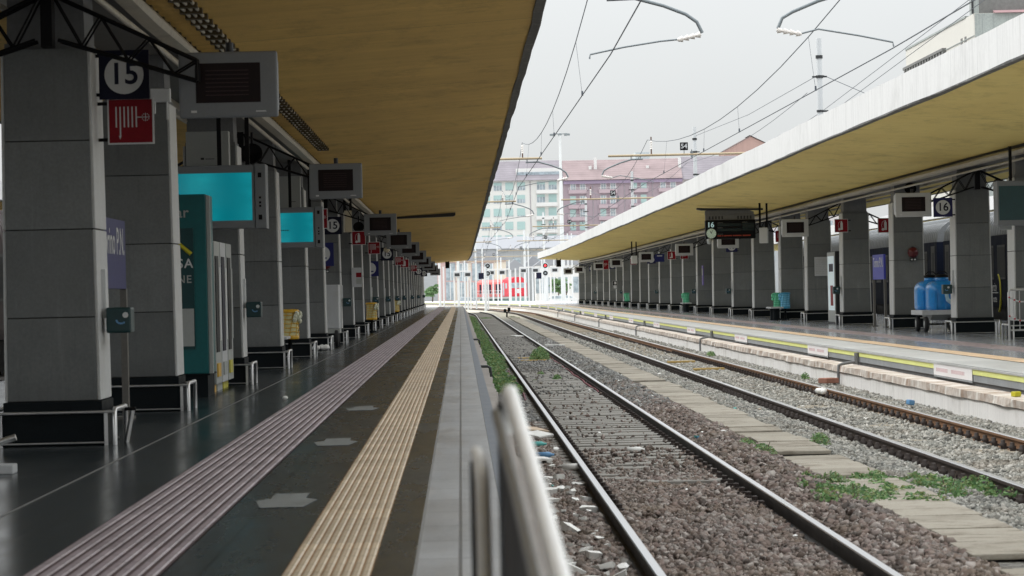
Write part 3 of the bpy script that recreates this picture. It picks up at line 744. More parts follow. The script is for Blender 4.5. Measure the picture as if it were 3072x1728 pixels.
# ------------------------------------------------------------------ weeds
def leaves(name, blobs, mat, seed, size=(.02, .045), parent=None):
    """blobs: (x, y, z, rx, ry, rz, n)"""
    rng = np.random.default_rng(seed); C = []; S = []
    for x, y, z, rx, ry, rz, n in blobs:
        u = rng.normal(size=(n, 3)); u /= np.linalg.norm(u, axis=1)[:, None]
        r = rng.random(n) ** .45
        q = u * r[:, None] * np.array([rx, ry, rz]); q[:, 2] = np.abs(q[:, 2])
        C.append(q + np.array([x, y, z])); S.append(rng.uniform(size[0], size[1], n))
    C = np.concatenate(C); S = np.concatenate(S); n = len(C)
    a = rng.normal(size=(n, 3)); a[:, 2] = np.abs(a[:, 2]) * .5; a /= np.linalg.norm(a, axis=1)[:, None]
    b = np.cross(a, rng.normal(size=(n, 3))); b /= np.linalg.norm(b, axis=1)[:, None]
    V = np.stack([C - a * S[:, None], C + b * S[:, None] * .45, C + a * S[:, None], C - b * S[:, None] * .45], 1)
    F = np.arange(n * 4).reshape(-1, 4)
    return np_mesh(name, V.reshape(-1, 3), F, mat, parent)
bl = []
for k in range(150):
    Y = 58 + 175 * (k / 150) ** 1.15 + random.uniform(-2, 2); s = random.uniform(.7, 1.25)
    if 92 < Y < 97: continue
    bl.append((random.uniform(.62, .95), Y, -.68, .24 * s, .8 * s, .26 * s * (1.1 if Y < 105 else .8), 420 if Y < 110 else 260))
o = leaves('weeds', bl, LEAF, 21, (.022, .05)); tag(o, 'green weeds growing in a long band below the left platform edge', 'weeds', kind='stuff')
bl = []
for k in range(22):
    bl.append((random.uniform(.7, 1.1), random.uniform(54, 62), -.68, .15, .3, .10, 110))
o = leaves('weeds', bl, LEAF, 22, (.018, .035)); tag(o, 'thin yellowish green weeds at the near end of the weed band', 'weeds', kind='stuff')
def plant(label, blobs, seed, size=(.015, .035), group=None):
    x, y = blobs[0][0], blobs[0][1]
    t = empty('weed_plant', (x, y, -.70), 0, label, 'plant', group)
    bb = [(q[0] - x, q[1] - y, q[2] + .70, *q[3:]) for q in blobs]
    leaves('foliage', bb, LEAF, seed, size, t)
    s = MB()
    for k in range(5): s.tube([(0, 0, 0), (random.uniform(-.1, .1), random.uniform(-.1, .1), .10 + .03 * k)], .004, 5)
    s.build('stem', M['bark'], t)
plant('round bushy green weed growing between the rails of the near track', [(2.22, 84, -.70, .30, .9, .42, 2600), (2.1, 83.5, -.70, .22, .6, .32, 900)], 31)
plant('small green tuft growing between the near rails in front of the bushy weed', [(2.10, 65.5, -.70, .10, .3, .15, 420)], 32)
plant('pale green tuft between the near rails left of the small green tuft', [(1.85, 69.5, -.70, .09, .4, .12, 240)], 33)
plant('tiny pale tuft between the near rails closest to the left rail', [(1.62, 65.0, -.70, .08, .25, .06, 130)], 34)
pb = [(3.5, 26.3, -.60, .22, .5, .08, 260)]
for k in range(46): pb.append((random.uniform(3.15, 4.05), 26.8 + random.uniform(-1.5, 2.3), -.60, random.uniform(.05, .14), random.uniform(.08, .24), random.uniform(.03, .085), random.randint(30, 130)))
plant('wide low patch of green weeds spreading over the buff duct covers', pb, 35, (.007, .034))
pb = [(4.45, 27.2, -.63, .18, .3, .07, 160)]
for k in range(34): pb.append((random.uniform(4.05, 5.0), 27.4 + random.uniform(-1.2, 1.7), -.625, random.uniform(.05, .13), random.uniform(.08, .2), random.uniform(.03, .08), random.randint(30, 120)))
plant('low green weeds between the duct covers and the rusty rail, near the frame edge', pb, 36, (.007, .034))
plant('narrow green weed strip beside the duct covers on the brown stones', [(3.42, 33.6, -.60, .11, .9, .09, 420), (3.38, 35.2, -.60, .09, .8, .08, 260)], 37, (.012, .028))
plant('reddish green tuft between the duct covers and the rusty rail', [(4.28, 35.6, -.64, .12, .4, .16, 520)], 38, (.012, .03))
plant('bright green tuft at the foot of the white wall by the pipe', [(6.98, 60.5, -.62, .09, .25, .13, 260)], 39, (.012, .03))
plant('pale green tuft at the foot of the white wall, farther from the pipe', [(6.95, 83, -.62, .12, .7, .13, 300)], 40, (.015, .035))
plant('thin weed tuft beside the far end of the rusty rails', [(3.9, 222, -.68, .5, 3.0, .12, 500)], 41, (.03, .06))
plant('thin weeds at the far end of the near rails', [(1.9, 226, -.70, .55, 4.0, .10, 600)], 42, (.03, .06))
# ------------------------------------------------------------------ litter on the ballast
def scrap_mb(seed):
    rg = random.Random(seed); b = MB()
    n = 6; top = [(math.cos(2 * math.pi * k / n) * rg.uniform(.6, 1.1), math.sin(2 * math.pi * k / n) * rg.uniform(.5, 1.1), rg.uniform(.15, .6)) for k in range(n)]
    vs = [(0, 0, .55)] + top + [(x * .8, y * .8, -.2) for x, y, _ in top]
    fs = [(0, 1 + k, 1 + (k + 1) % n) for k in range(n)] + [(1 + k, 1 + n + k, 1 + n + (k + 1) % n, 1 + (k + 1) % n) for k in range(n)]
    return b.add(vs, fs, 0)
srcs = []
for k, mm in enumerate(('tin', 'tin', 'tin', 'tin', 'litb', 'litp', 'litt')):
    srcs.append((scrap_mb(50 + k), M[mm], {'tin': 'white', 'litb': 'blue', 'litp': 'tan', 'litt': 'green'}[mm]))
protos = {}
spots = [(random.uniform(.62, 1.15), random.uniform(18.5, 48), random.uniform(.025, .055)) for _ in range(60)] + \
        [(random.uniform(.72, 1.16), random.uniform(18.8, 31), random.uniform(.045, .085)) for _ in range(24)] + \
        [(random.uniform(1.4, 2.6), random.uniform(19, 60), random.uniform(.02, .04)) for _ in range(30)] + \
        [(random.uniform(2.8, 3.5), random.uniform(22, 70), random.uniform(.02, .045)) for _ in range(20)] + \
        [(random.uniform(4.2, 7.15), random.uniform(38, 110), random.uniform(.025, .055)) for _ in range(48)]
for i, (x, y, s) in enumerate(spots):
    k = i % 7 if i % 5 == 0 and s < .042 else i % 4
    if k not in protos:
        o = srcs[k][0].build('litter_scrap', srcs[k][1])
        tag(o, 'small %s scrap of litter lying on the ballast' % srcs[k][2], 'litter', '%s litter scraps on the ballast' % srcs[k][2]); protos[k] = o
    else: o = dup(protos[k], (0, 0, 0))
    zb = float(zz1(np.array([x]))[0]) if x < 3.6 else float(zz2(np.array([x]))[0])
    o.location = (x, y, zb + .03); o.rotation_euler = (random.uniform(-.4, .4), random.uniform(-.4, .4), random.uniform(0, 6)); o.scale = (s * random.uniform(.7, 1.6), s, s * random.uniform(.6, 1))
def litter_thing(mb, name, mat, label, cat, loc, rot=(0, 0, 0), bevel=0.0):
    o = mb.build(name, mat, bevel=bevel); o.location = loc; o.rotation_euler = rot; return tag(o, label, cat)
litter_thing(MB().box(-.16, .12, -.3, .3, 0, .02), 'cardboard_sheet', M['litp'], 'torn tan cardboard sheet lying left of the shiny near rail', 'cardboard', (.98, 40.5, -.60), (.05, .1, .3))
litter_thing(MB().box(-.12, .12, -.2, .2, 0, .03), 'foam_tray', M['tin'], 'white foam tray lying on the stones left of the near rail', 'tray', (.85, 33.2, -.60), (0, .06, .2), .01)
litter_thing(MB().box(-.11, .11, -.2, .2, 0, .03), 'foam_tray', M['tin'], 'crumpled white foam sheet just behind the tan cardboard', 'tray', (.99, 38.4, -.58), (.1, -.12, .5), .01)
bt = MB().lathe([(.0, 0), (.032, .0), (.034, .15), (.014, .19), (.014, .21), (0, .21)], 12)
litter_thing(bt, 'plastic_bottle', M['tin'], 'white plastic bottle lying against the left side of the near rail', 'bottle', (1.08, 31.8, -.60), (R(90), 0, R(70)))
litter_thing(bt, 'plastic_bottle', M['litt'], 'teal plastic bottle lying left of the near rail by the cardboard', 'bottle', (.83, 36.6, -.60), (R(90), 0, R(95)))
litter_thing(bt, 'plastic_bottle', M['litb'], 'pale blue plastic bottle lying behind the white foam tray', 'bottle', (.85, 34.2, -.60), (R(90), 0, R(80)))
litter_thing(bt, 'plastic_bottle', M['tin'], 'white plastic bottle lying between the near rails on the gravel edge', 'bottle', (1.95, 35.2, -.62), (R(90), 0, R(85)))
b = MB()
for k in range(6): b.lathe([(0, 0), (.06, .01), (.075, .05), (.05, .09), (0, .10)], 8, (random.uniform(-.1, .1), random.uniform(-.14, .14), random.uniform(-.01, .03)))
litter_thing(b, 'crumpled_bag', M['tin'], 'white crumpled bag against the inner side of the rusty right rail', 'bag', (6.33, 52.5, -.66))
litter_thing(MB().box(-.05, .05, -.06, .06, 0, .07), 'yellow_wrapper', M['lime'], 'small bright yellow wrapper lying on the stained wall coping', 'wrapper', (7.42, 39.8, -.28), (0, 0, .3), .015)
litter_thing(MB().box(-.05, .05, -.06, .06, 0, .08), 'blue_wrapper', M['litb'], 'small blue wrapper on the stones between rusty rail and white wall', 'wrapper', (6.85, 45.5, -.59), (0, .2, .3), .02)
litter_thing(MB().box(-.14, .14, -.16, .16, 0, .10), 'brick', surf('red_brick', (.28, .13, .09), .9), 'loose reddish brick at the foot of the white wall by the pipe', 'brick', (7.0, 56.8, -.60), (0, 0, .4), .015)
litter_thing(MB().box(-.35, .35, -.12, .12, 0, .06), 'stone_slab', M['tin'], 'pale flat slab lying right of the near track on dark stones', 'slab', (3.15, 101, -.585), (0, .05, .2), .01)
litter_thing(MB().box(-.2, .2, -.5, .5, 0, .07), 'stone_slab', M['tin'], 'pale flat stone lying against the inner side of the near right rail', 'slab', (2.42, 128, -.66), (0, .0, .2), .02)
for k, (x, y, lab) in enumerate(((2.0, 86.5, 'yellow timber plank lying between the near rails beside the bushy weed'), (2.02, 83.0, 'shorter yellow timber plank just in front of the first by the bushy weed'),
                                 (5.75, 78.0, 'yellow timber plank lying between the rusty rails, farther of two'), (5.85, 70.5, 'yellow timber plank lying between the rusty rails, nearer of two'))):
    litter_thing(MB().box(-.36, .36, -.14, .14, 0, .05), 'timber_plank', M['wood'], lab, 'plank', (x, y, -.675), (0, 0, .02 * k), .008)
b = MB(); pts = [(2.58 + .02 * math.sin(Y * .9), Y, -.645 + .01 * math.sin(Y * 2.1)) for Y in ys(56, 100, 1.0)]
b.tube(pts, .022, 6); tag(b.build('red_cable', surf('dark_red_cable', (.16, .03, .04), .7)), 'dark red cable lying along the inner side of the near right rail', 'cable')
b = MB(); pts = [(1.14 + .02 * math.sin(Y * .7), Y, -.63) for Y in ys(52, 72, 1.0)]
b.tube(pts, .022, 6); tag(b.build('red_cable', surf('maroon_cable', (.12, .035, .045), .7)), 'dark red cable lying left of the near left rail by the weeds', 'cable')
# dwarf signal
t = empty('dwarf_signal', (3.52, 228, -.68), 0, 'small black dwarf signal standing between the far ends of the tracks', 'signal')
MB().tube([(0, 0, 0), (0, 0, .45)], .06, 8).build('post', M['black'], t)
MB().box(-.24, -.02, -.12, .12, .40, .68).box(.06, .28, -.12, .12, .46, .78).build('head', M['black'], t, bevel=.03)
# wall drain pipes
def drain():
    t = empty('drain_pipe')
    MB().tube([(.34, 0, -.20), (.20, 0, -.22), (.02, 0, -.245), (-.045, 0, -.27), (-.055, 0, -.40), (-.055, 0, -.66)], .028, 8).build('pipe', M['rawconc'], t)
    MB().tube([(.30, 0, -.26), (.30, 0, -.04)], .045, 8)  .build('collar', M['rawconc'], t)
    return t
d0 = None
for k, Y in enumerate((57, 90, 123, 156, 189, 222)):
    lab = 'grey drain pipe bending over the white wall, %s from the near end' % ORD[k]
    if d0 is None: d0 = drain(); d0.location = (7.27, Y, 0); tag(d0, lab, 'drain pipe', 'drain pipes over the white wall')
    else: dup(d0, (7.27, Y, 0), None, lab)
for k, Y in enumerate((58, 92)):
    t = empty('drain_pipe', (.40, Y, 0), 0, 'dark drain pipe bending down from the left platform edge, %s one' % ('nearer' if k == 0 else 'farther'), 'drain pipe')
    MB().tube([(-.04, 0, -.16), (.12, 0, -.16), (.17, 0, -.19), (.18, 0, -.3), (.18, 0, -.68)], .028, 8).build('pipe', M['dark'], t)

# ================================================================== CANOPIES
def canopy(xc, sgn_label, y0, y1, label, dz=0.0):
    t = empty('platform_canopy', (xc, 0, dz), 0, label, 'canopy')
    Y = ys(y0, y1); kb = .25 if sgn_label == 'l' else .6
    wv = lambda q: .009 * math.sin(q * .21 + xc) + .005 * math.sin(q * .47 + 2 * xc)
    for s in (-1, 1):
        e = 4.53 * s; i0 = .50 * s; zi, ze = 4.207, 4.46
        rng = random.Random(5)
        MB(kb).sweep([(i0, zi), (e - .02 * s, ze), (e - .02 * s, ze + .055), (i0, zi + .05)], ys(y0, y1, 1.6), wob=lambda j, q: (0, wv(q) if j in (1, 2) else 0)).build('soffit', M['soffit_r' if sgn_label == 'r' else 'soffit'], t)
        MB(kb).sweep([(e - .10 * s, ze - .022), (e + .012 * s, ze - .022), (e + .012 * s, ze + .012), (e - .10 * s, ze + .012)], ys(y0, y1, 1.6),
                   wob=lambda j, q: (rng.uniform(-.012, .012), wv(q) + rng.uniform(-.008, .008))).build('drip_edge', M['drip'], t)
        MB(kb).sweep([(e - .16 * s, ze + .056), (e, ze + .013), (e, ze + .59), (e - .16 * s, ze + .59)], ys(y0, y1, 1.6), wob=lambda j, q: (0, wv(q)) if j < 2 else (0, .6 * wv(q) + rng.uniform(-.012, .012))).build('fascia', M['fascia'], t)
        MB(kb).sweep([(i0, zi + .5), (e - .161 * s, ze + .35), (e - .161 * s, ze + .40), (i0, zi + .55)], Y).build('roof_slab', M['roof'], t)
        MB(kb).sweep([(.46 * s, 3.99), (.60 * s, 4.00), (.62 * s, 4.07), (.57 * s, 4.13), (.47 * s, 4.13)], ys(y0, y1, 3.1), wob=lambda j, q: (rng.uniform(-.012, .012), rng.uniform(-.012, .012))).build('gutter_pipe', M['gutter'], t)
        pz = [(.455 * s + cx(q) * kb + rng.uniform(-.004, .004), q, 3.89 + rng.uniform(-.008, .008)) for q in ys(y0, y1, 3.1)]
        MB().tube(pz, .030, 7).build('conduit', M['gutter'], t)
    MB(kb).sweep([(-.44, 4.08), (.44, 4.08), (.49, 4.70), (-.49, 4.70)], Y).build('spine_beam', M['boxsoff'], t)
    return t
CNL, CNR = -3.60, 12.53
canopy(CNL + .10, 'l', -70, 291, 'long concrete canopy with ochre underside over the near left platform')
canopy(CNR + .10, 'r', -70, 291, 'long concrete canopy with broad white fascia over the right platform')

canopy(-18.6, 'l', -70, 200, 'added canopy blocking side light beyond the oxide red coaches')  # added to cut the light coming in from the left
canopy(27.2, 'r', 40, 240, 'canopy of the next platform beyond the dark blue coaches', -.16)
# ================================================================== COLUMNS
def column():
    t = empty('platform_column')
    half, d, z0, zt = .425, .83, .395, 3.52
    tp = lambda z: half - .028 * (z - z0) / (zt - z0)
    core = MB().taper((-half + .02, half - .02, .02, d - .02), (-half + .05, half - .05, .04, d - .04), .05, zt - .01)
    core.build('core', M['core'], t)
    b = MB(); n = 4; ph = (zt - z0) / n - .012
    lv = [z0, 1.135, 1.915, 2.70, zt + .004]
    sp_ = MB()
    for k in range(n):
        za, zb = lv[k] + .004, lv[k + 1] - .004
        h0, h1 = tp(za), tp(zb)
        b.taper((-h0 + .03, h0 - .03, 0, .04), (-h1 + .03, h1 - .03, 0, .04), za, zb)
        b.taper((-h0 + .03, h0 - .03, d - .04, d), (-h1 + .03, h1 - .03, d - .04, d), za, zb)
    for k in range(2):   # pale side panels have half the joints
        za, zb = (lv[2 * k] + .006, lv[2 * k + 2] - .006)
        for s in (-1, 1):
            h0, h1 = tp(za), tp(zb)
            q = sorted((s * (h0 - .03), s * h0)); q2 = sorted((s * (h1 - .03), s * h1))
            sp_.taper((q[0], q[1], .012, d - .012), (q2[0], q2[1], .012, d - .012), za, zb)
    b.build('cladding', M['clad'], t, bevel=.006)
    sp_.build('side_panel', M['pale'], t, bevel=.008)
    MB().taper((-.345, .345, .06, d - .06), (-.335, .335, .07, d - .07), zt + .004, 4.08).box(-.365, .365, .045, d - .045, zt + .004, zt + .05).build('capital', M['rawconc'], t)
    MB().box(-.45, .45, -.03, d + .03, 0, .30).box(-.437, .437, -.015, d + .015, .30, .392).build('plinth', M['plinth'], t, bevel=.008)
    gd = MB(); r = .022; zr = .315
    for s in (-1, 1):
        x = s * .545
        gd.tube([(x, -.02, 0), (x, -.02, zr - .03), (x, .01, zr), (x, d - .01, zr), (x, d + .02, zr - .03), (x, d + .02, 0)], r, 8)
        gd.box(min(s * .456, s * .486), max(s * .456, s * .486), -.06, -.035, 0, .30)
    for y in (-.055, d + .055):
        gd.tube([(-.545, y, zr - .02), (.545, y, zr - .02)], r * .62, 8)
        gd.tube([(-.48, y, .025), (.48, y, .025)], r * .4, 6)
    gd.build('guard_rail', M['steel'], t)
    return t
LY = [26.5, 34.2, 43.9, 53.2, 62.6, 70.8, 80.2, 89.4, 98.6, 107.2, 116.3, 126.0]
while LY[-1] + 9.05 < 290: LY.append(LY[-1] + 9.05)
RY = [64.8, 72.5, 83.0, 94.0, 103.7, 112.3, 122.6, 132.0, 142.2, 151.9, 161.6, 170.8, 180.7, 191.0, 200.4, 210.7, 221.0, 231.0, 241.5, 251.0, 261.0, 270.0, 280.0, 290.0]
c0 = None
for k, Y in enumerate(LY):
    lab = 'grey clad column on the dim left platform, %s from the near end' % ORD[k]
    loc = (CNL + cx(Y) * .4 - (.05 if k == 1 else 0), Y, 0)
    if c0 is None: c0 = column(); c0.location = loc; tag(c0, lab, 'column', 'columns along the left platform')
    else: dup(c0, loc, None, lab)
for k, Y in enumerate(RY):
    lab = 'grey clad column with pale side on the right platform, %s from the near end' % ORD[k]
    if k == 0:
        c = cr0 = dup(c0, (CNR + cx(Y), Y, 0), None, lab); cr0.scale = (1.06, 1, 1)
        for ch in cr0.children:
            if ch.name.startswith('cladding'): ch.data = ch.data.copy(); ch.data.materials[0] = M['clad_r']
    else: c = dup(cr0, (CNR + cx(Y) * .7, Y, 0), None, lab)
    c['group'] = 'columns along the right platform'

# ================================================================== MONITORS AND BRACKETS
def monitor(cas):
    t = empty('hanging_monitor')
    w_, h_, d_ = .435, .29, .46
    b = MB().box(-w_, w_, 0, .10, -h_, h_).taper((-w_ + .02, w_ - .02, .10, .101), (-w_ + .02, w_ - .02, .10, .101), -h_ + .02, -h_ + .021)
    b.prism_x([(.10, -h_ + .01), (d_, -h_ + .08), (d_, h_ - .05), (.10, h_ - .01)], -w_ + .015, w_ - .015)
    b.build('casing', cas, t, bevel=.02)
    MB().box(-.285, .285, -.003, .01, -.16, .19).build('display', M['screen_off'], t)
    l = MB()
    for k in range(7): l.box(-.20, .18, -.0045, -.003, .12 - k * .036, .128 - k * .036)
    l.build('text_rows', M['ledline'], t)
    MB().box(-.33, -.28, -.002, .01, -.245, -.225).box(.24, .33, -.002, .01, -.245, -.235).build('badge', M['white'], t)
    MB().tube([(0, .25, h_ - .02), (0, .25, h_ + .10)], .035, 8).build('hanger', M['dark'], t)
    return t
def lattice():
    """black lattice bracket with an arm to each side of a column"""
    t = empty('lattice_bracket')
    for s in (-1, 1):
        b = MB(); A = Vector((0.05 * s, 0, .62)); B = Vector((1.30 * s, 0, .02)); C = Vector((.10 * s, 0, .22)); D = Vector((1.30 * s, 0, -.16))
        for y in (-.09, .09):
            o = Vector((0, y, 0))
            b.tube([A + o, B + o, (B + D) / 2 + o, D + o], .017, 6); b.tube([C + o, D + o], .017, 6)
            n = 6
            for k in range(n):
                p = A.lerp(B, k / n) if k % 2 == 0 else C.lerp(D, k / n)
                q = C.lerp(D, (k + 1) / n) if k % 2 == 0 else A.lerp(B, (k + 1) / n)
                b.tube([p + o, q + o], .010, 5)
        for k in range(5):
            p = A.lerp(B, k / 4); b.tube([p + Vector((0, -.09, 0)), p + Vector((0, .09, 0))], .008, 5)
        b.build('lattice_arm', M['black'], t)
    MB().box(-.05, .05, -.10, .10, .16, .66).build('mounting_plate', M['black'], t)
    return t
m_l = m_r = br0 = None
LMY = [26.4, 49.1, 80.0, 104, 124.4, 149, 174, 200, 227, 258]
for k, Y in enumerate(LMY):
    lab = 'grey monitor with dark display hung under the left canopy, %s from the near end' % ORD[k]
    loc = (-1.98 - (.1 if k > 1 else 0) + cx(Y) * .4, Y, 3.16)
    if m_l is None: m_l = monitor(M['casing']); m_l.location = loc; tag(m_l, lab, 'monitor', 'monitors hung under the left canopy')
    else: dup(m_l, loc, None, lab)
    lab = 'black lattice bracket carrying the %s monitor of the left platform' % ORD[k]
    loc = (CNL + .07 + cx(Y) * .4, Y + (-.2 if k == 0 else .12), 3.34)
    if br0 is None: br0 = lattice(); br0.location = loc; tag(br0, lab, 'bracket', 'lattice brackets under the canopies')
    else: dup(br0, loc, None, lab)
RMY = [72, 97.5, 122, 146, 176, 210, 236, 270, 289]
for k, Y in enumerate(RMY):
    lab = 'pale monitor with dark display hung under the right canopy, %s from the near end' % ORD[k]
    loc = (11.02 + cx(Y) * .7, Y, 3.16)
    if m_r is None: m_r = monitor(M['casing_l']); m_r.location = loc; tag(m_r, lab, 'monitor', 'monitors hung under the right canopy')
    else: dup(m_r, loc, None, lab)
    dup(br0, (CNR + .07 + cx(Y), Y + .12, 3.34), None, 'black lattice bracket carrying the %s monitor of the right platform' % ORD[k])
def teal_tv(label, X, Y, z, name='teal_screen', side=1, w_=1.0, h_=.95, dim=False):
    t = empty(name, (X, Y, z), 0, label, 'screen')
    p = .16
    b = MB().box(0, w_ - p, 0, .5, -h_ / 2, h_ / 2).box(w_ - p + .004, w_, -.02, .52, -h_ / 2 - .01, h_ / 2 + .01)
    b.build('housing', M['casing'], t, bevel=.012)
    MB().box(.03, w_ - p - .04, -.004, .01, -h_ / 2 + .11, h_ / 2 - .11).build('display', M['teal'] if not dim else M['tealdk'], t)
    if not dim:
        x = .18; c = MB()
        for k in range(9):
            ww = random.uniform(.02, .05)
            if k != 3: c.box(x, x + ww, -.006, -.004, -.065, -.045)
            x += ww + .012
        c.build('caption', M['tealtext'], t)
    c = MB()
    for zz in (.30, -.30): c.box(w_ - .11, w_ - .06, -.024, -.02, zz - .035, zz + .035)
    for zz in (-.02, -.09, -.14): c.box(w_ - .10, w_ - .07, -.024, -.02, zz - .015, zz + .015)
    c.build('control', M['black'], t)
    for xh in (w_ - .70, w_ - .30): MB().box(xh, xh + .06, .2, .26, h_ / 2, 4.15 - z).build('hanger', M['black'], t)
    return t
teal_tv('large glowing teal screen beside the teal kiosk on the left platform', -4.05, 42.6, 2.72, w_=1.34, h_=.90)
teal_tv('smaller glowing teal screen between the fourth and fifth left columns', -4.04, 61.0, 2.69, w_=1.29, h_=.82)
teal_tv('dark teal screen cut by the frame edge over the right platform', 11.52, 63.5, 2.93, w_=1.0, dim=True)

# cable runs on the near ceiling
def zsoff(x): return 4.46 - .0629 * (.93 - x)
for lab, xx, y1 in (('triple cable run clipped to the left canopy ceiling above the nearest monitor', -2.72, 60), ('single cable run on the left canopy ceiling next to the gutter', -3.02, 75)):
    q = MB(); cl_ = MB()
    for k in range(3 if y1 == 60 else 1):
        x = xx + k * .075
        q.tube([(x + .008 * math.sin(Y * 1.3 + k), Y, zsoff(x) - .028 - .006 * math.sin(Y * 2 + k)) for Y in ys(12, y1, .8)], .019, 6)
    o = q.build('ceiling_cable', M['gutter']); tag(o, lab, 'cable')
    Y = 12.4
    while Y < y1:
        cl_.box(xx - .04, xx + (.19 if y1 == 60 else .04), Y, Y + .13, zsoff(xx) - .055, zsoff(xx) - .002); Y += .62
    cl_.build('clip_row', M['clipbrown'], o)['kind'] = 'stuff'
# ================================================================== SIGNS
def plate_sign(name, X, Y, z, w_, h_, bg_, draw, label, group=None, border=None, arm=0):
    t = empty(name, (X, Y, z), 0, label, 'sign', group)
    b = MB()
    if border: b.box(-w_ / 2, w_ / 2, 0, .03, -h_ / 2, h_ / 2, 1).box(-w_ / 2 + .014, w_ / 2 - .014, -.002, .03, -h_ / 2 + .014, h_ / 2 - .014, 0)
    else: b.box(-w_ / 2, w_ / 2, 0, .03, -h_ / 2, h_ / 2, 0)
    b.build('panel', [bg_, border or bg_], t)
    q = MB(); mats = draw(q); q.build('symbol', mats, t)
    if arm: MB().box(min(0, arm), max(0, arm), .031, .05, h_ / 2 - .06, h_ / 2 - .03).box(min(0, arm), max(0, arm), .031, .05, -h_ / 2 + .03, -h_ / 2 + .06).build('bracket', M['black'], t)
    return t
def num(n):
    def f(q):
        q.disc(0, -.006, 0, .175, 32, 0); q.text(n, .27, (0, -.0075, 0), 1, .018); return [M['white'], M['navy']]
    return f
def hosef(q):
    for k in range(6): q.box(-.135 + k * .036, -.123 + k * .036, -.004, -.003, -.055 if k != 1 else -.13, .13)
    q.box(.057, .12, -.004, -.003, .03, .038)
    for a in range(12):
        q.box(.135 + .032 * math.cos(a * .5236) - .004, .135 + .032 * math.cos(a * .5236) + .004, -.004, -.003, .034 + .032 * math.sin(a * .5236) - .004, .034 + .032 * math.sin(a * .5236) + .004)
    q.box(.105, .165, -.004, -.003, .031, .037).box(.132, .138, -.004, -.003, .004, .064)
    q.add([(-.108, -.004, -.13), (-.085, -.004, -.13), (-.096, -.004, -.165)], [(0, 1, 2)])
    return [M['white']]
def extf(q):
    q.add([(-.03, -.004, -.13), (.045, -.004, -.13), (.045, -.004, .08), (.02, -.004, .12), (-.01, -.004, .12), (-.03, -.004, .08)], [(0, 1, 2, 3, 4, 5)])
    q.disc(-.065, -.004, -.11, .038, 16, 0, .001); q.box(-.012, .025, -.004, -.003, .12, .145)
    q.tube([(-.01, -.004, .14), (-.08, -.004, .10), (-.10, -.004, .0), (-.09, -.004, -.06)], .005, 5)
    return [M['white']]
def casef(q):
    q.disc(0, -.004, .01, .215, 32, 0)
    q.box(-.12, .12, -.006, -.005, -.12, -.075, 1).box(-.10, .0, -.006, -.005, -.07, .02, 1).disc(-.04, -.006, .09, .05, 16, 1, .001)
    return [M['white'], M['blue']]
GH = 'red fire hose signs on the columns'; GE = 'red fire extinguisher signs on the columns'; GN = 'platform number signs'
plate_sign('number_sign', -2.945, 26.85, 3.30, .45, .44, M['navy'], num('15'), 'navy sign with white disc and number 15 on the nearest left column', GN, arm=-.3)
plate_sign('fire_hose_sign', -2.90, 26.9, 2.885, .415, .415, M['red'], hosef, 'large red fire hose sign below the nearest number 15 sign', GH, M['white'], arm=-.3)
plate_sign('fire_hose_sign', -2.91, 62.3, 2.89, .41, .42, M['red'], hosef, 'red fire hose sign half hidden beside the smaller teal screen', GH, M['white'], arm=-.3)
X, Zq = at(998, 677, 78.6); plate_sign('number_sign', X, 78.6, Zq, .47, .46, M['navy'], num('15'), 'navy number 15 sign to the right of the smaller teal screen', GN, arm=-.3)
X, Zq = at(1076, 714, 88.6); plate_sign('fire_extinguisher_sign', X, 88.6, Zq, .41, .41, M['red'], extf, 'red fire extinguisher sign on a column right of the number 15 sign', GE, M['white'], arm=-.3)
X, Zq = at(1122, 744, 98); plate_sign('fire_hose_sign', X, 98, Zq, .40, .40, M['red'], hosef, 'red fire hose sign right of the extinguisher sign, left platform', GH, M['white'], arm=-.3)
X, Zq = at(1161, 762, 113); plate_sign('number_sign', X, 113, Zq, .46, .5, M['navy'], num('15'), 'number 15 sign partly covered by a small camera, left platform', GN, arm=-.3)
t = empty('dome_camera', (X, 112.6, Zq + .14), 0, 'small dome camera in front of a number 15 sign on the left platform', 'camera')
MB().lathe([(.02, .1), (.10, .08), (.12, .0), (.09, -.07), (.0, -.10)], 14).build('dome', M['cream'], t); MB().tube([(-.3, .1, .06), (0, 0, .06)], .02, 6).build('mount', M['black'], t)
X, Zq = at(1198, 783, 134); plate_sign('fire_hose_sign', X, 134, Zq, .38, .38, M['red'], hosef, 'small red fire hose sign far down the left platform columns', GH, M['white'], arm=-.3)
X, Zq = at(1214, 790, 143); plate_sign('fire_extinguisher_sign', X, 143, Zq, .40, .40, M['red'], extf, 'small red extinguisher sign far down the left platform columns', GE, M['white'], arm=-.3)
X, Zq = at(1242, 805, 170); plate_sign('fire_hose_sign', X, 170, Zq, .36, .36, M['red'], hosef, 'tiny red fire hose sign before the farthest number 15 sign', GH, M['white'], arm=-.3)
X, Zq = at(1256, 814, 196); plate_sign('number_sign', X, 196, Zq, .48, .46, M['navy'], num('15'), 'tiny distant number 15 sign near the far end of the left columns', GN, arm=-.3)
X, Zq = at(1272, 820, 226); plate_sign('number_sign', X, 226, Zq, .48, .46, M['navy'], num('15'), 'farthest tiny number 15 sign on the left platform', GN, arm=-.3)
plate_sign('luggage_sign', -3.61, 79.0, 2.38, .62, .62, M['blue'], casef, 'blue luggage sign with white disc behind a left platform column', arm=-.2)
plate_sign('luggage_sign', -3.25, 109.0, at(1127, 806, 109)[1], .62, .55, M['blue'], casef, 'distant blue sign with white disc behind a left platform column', arm=-.2)
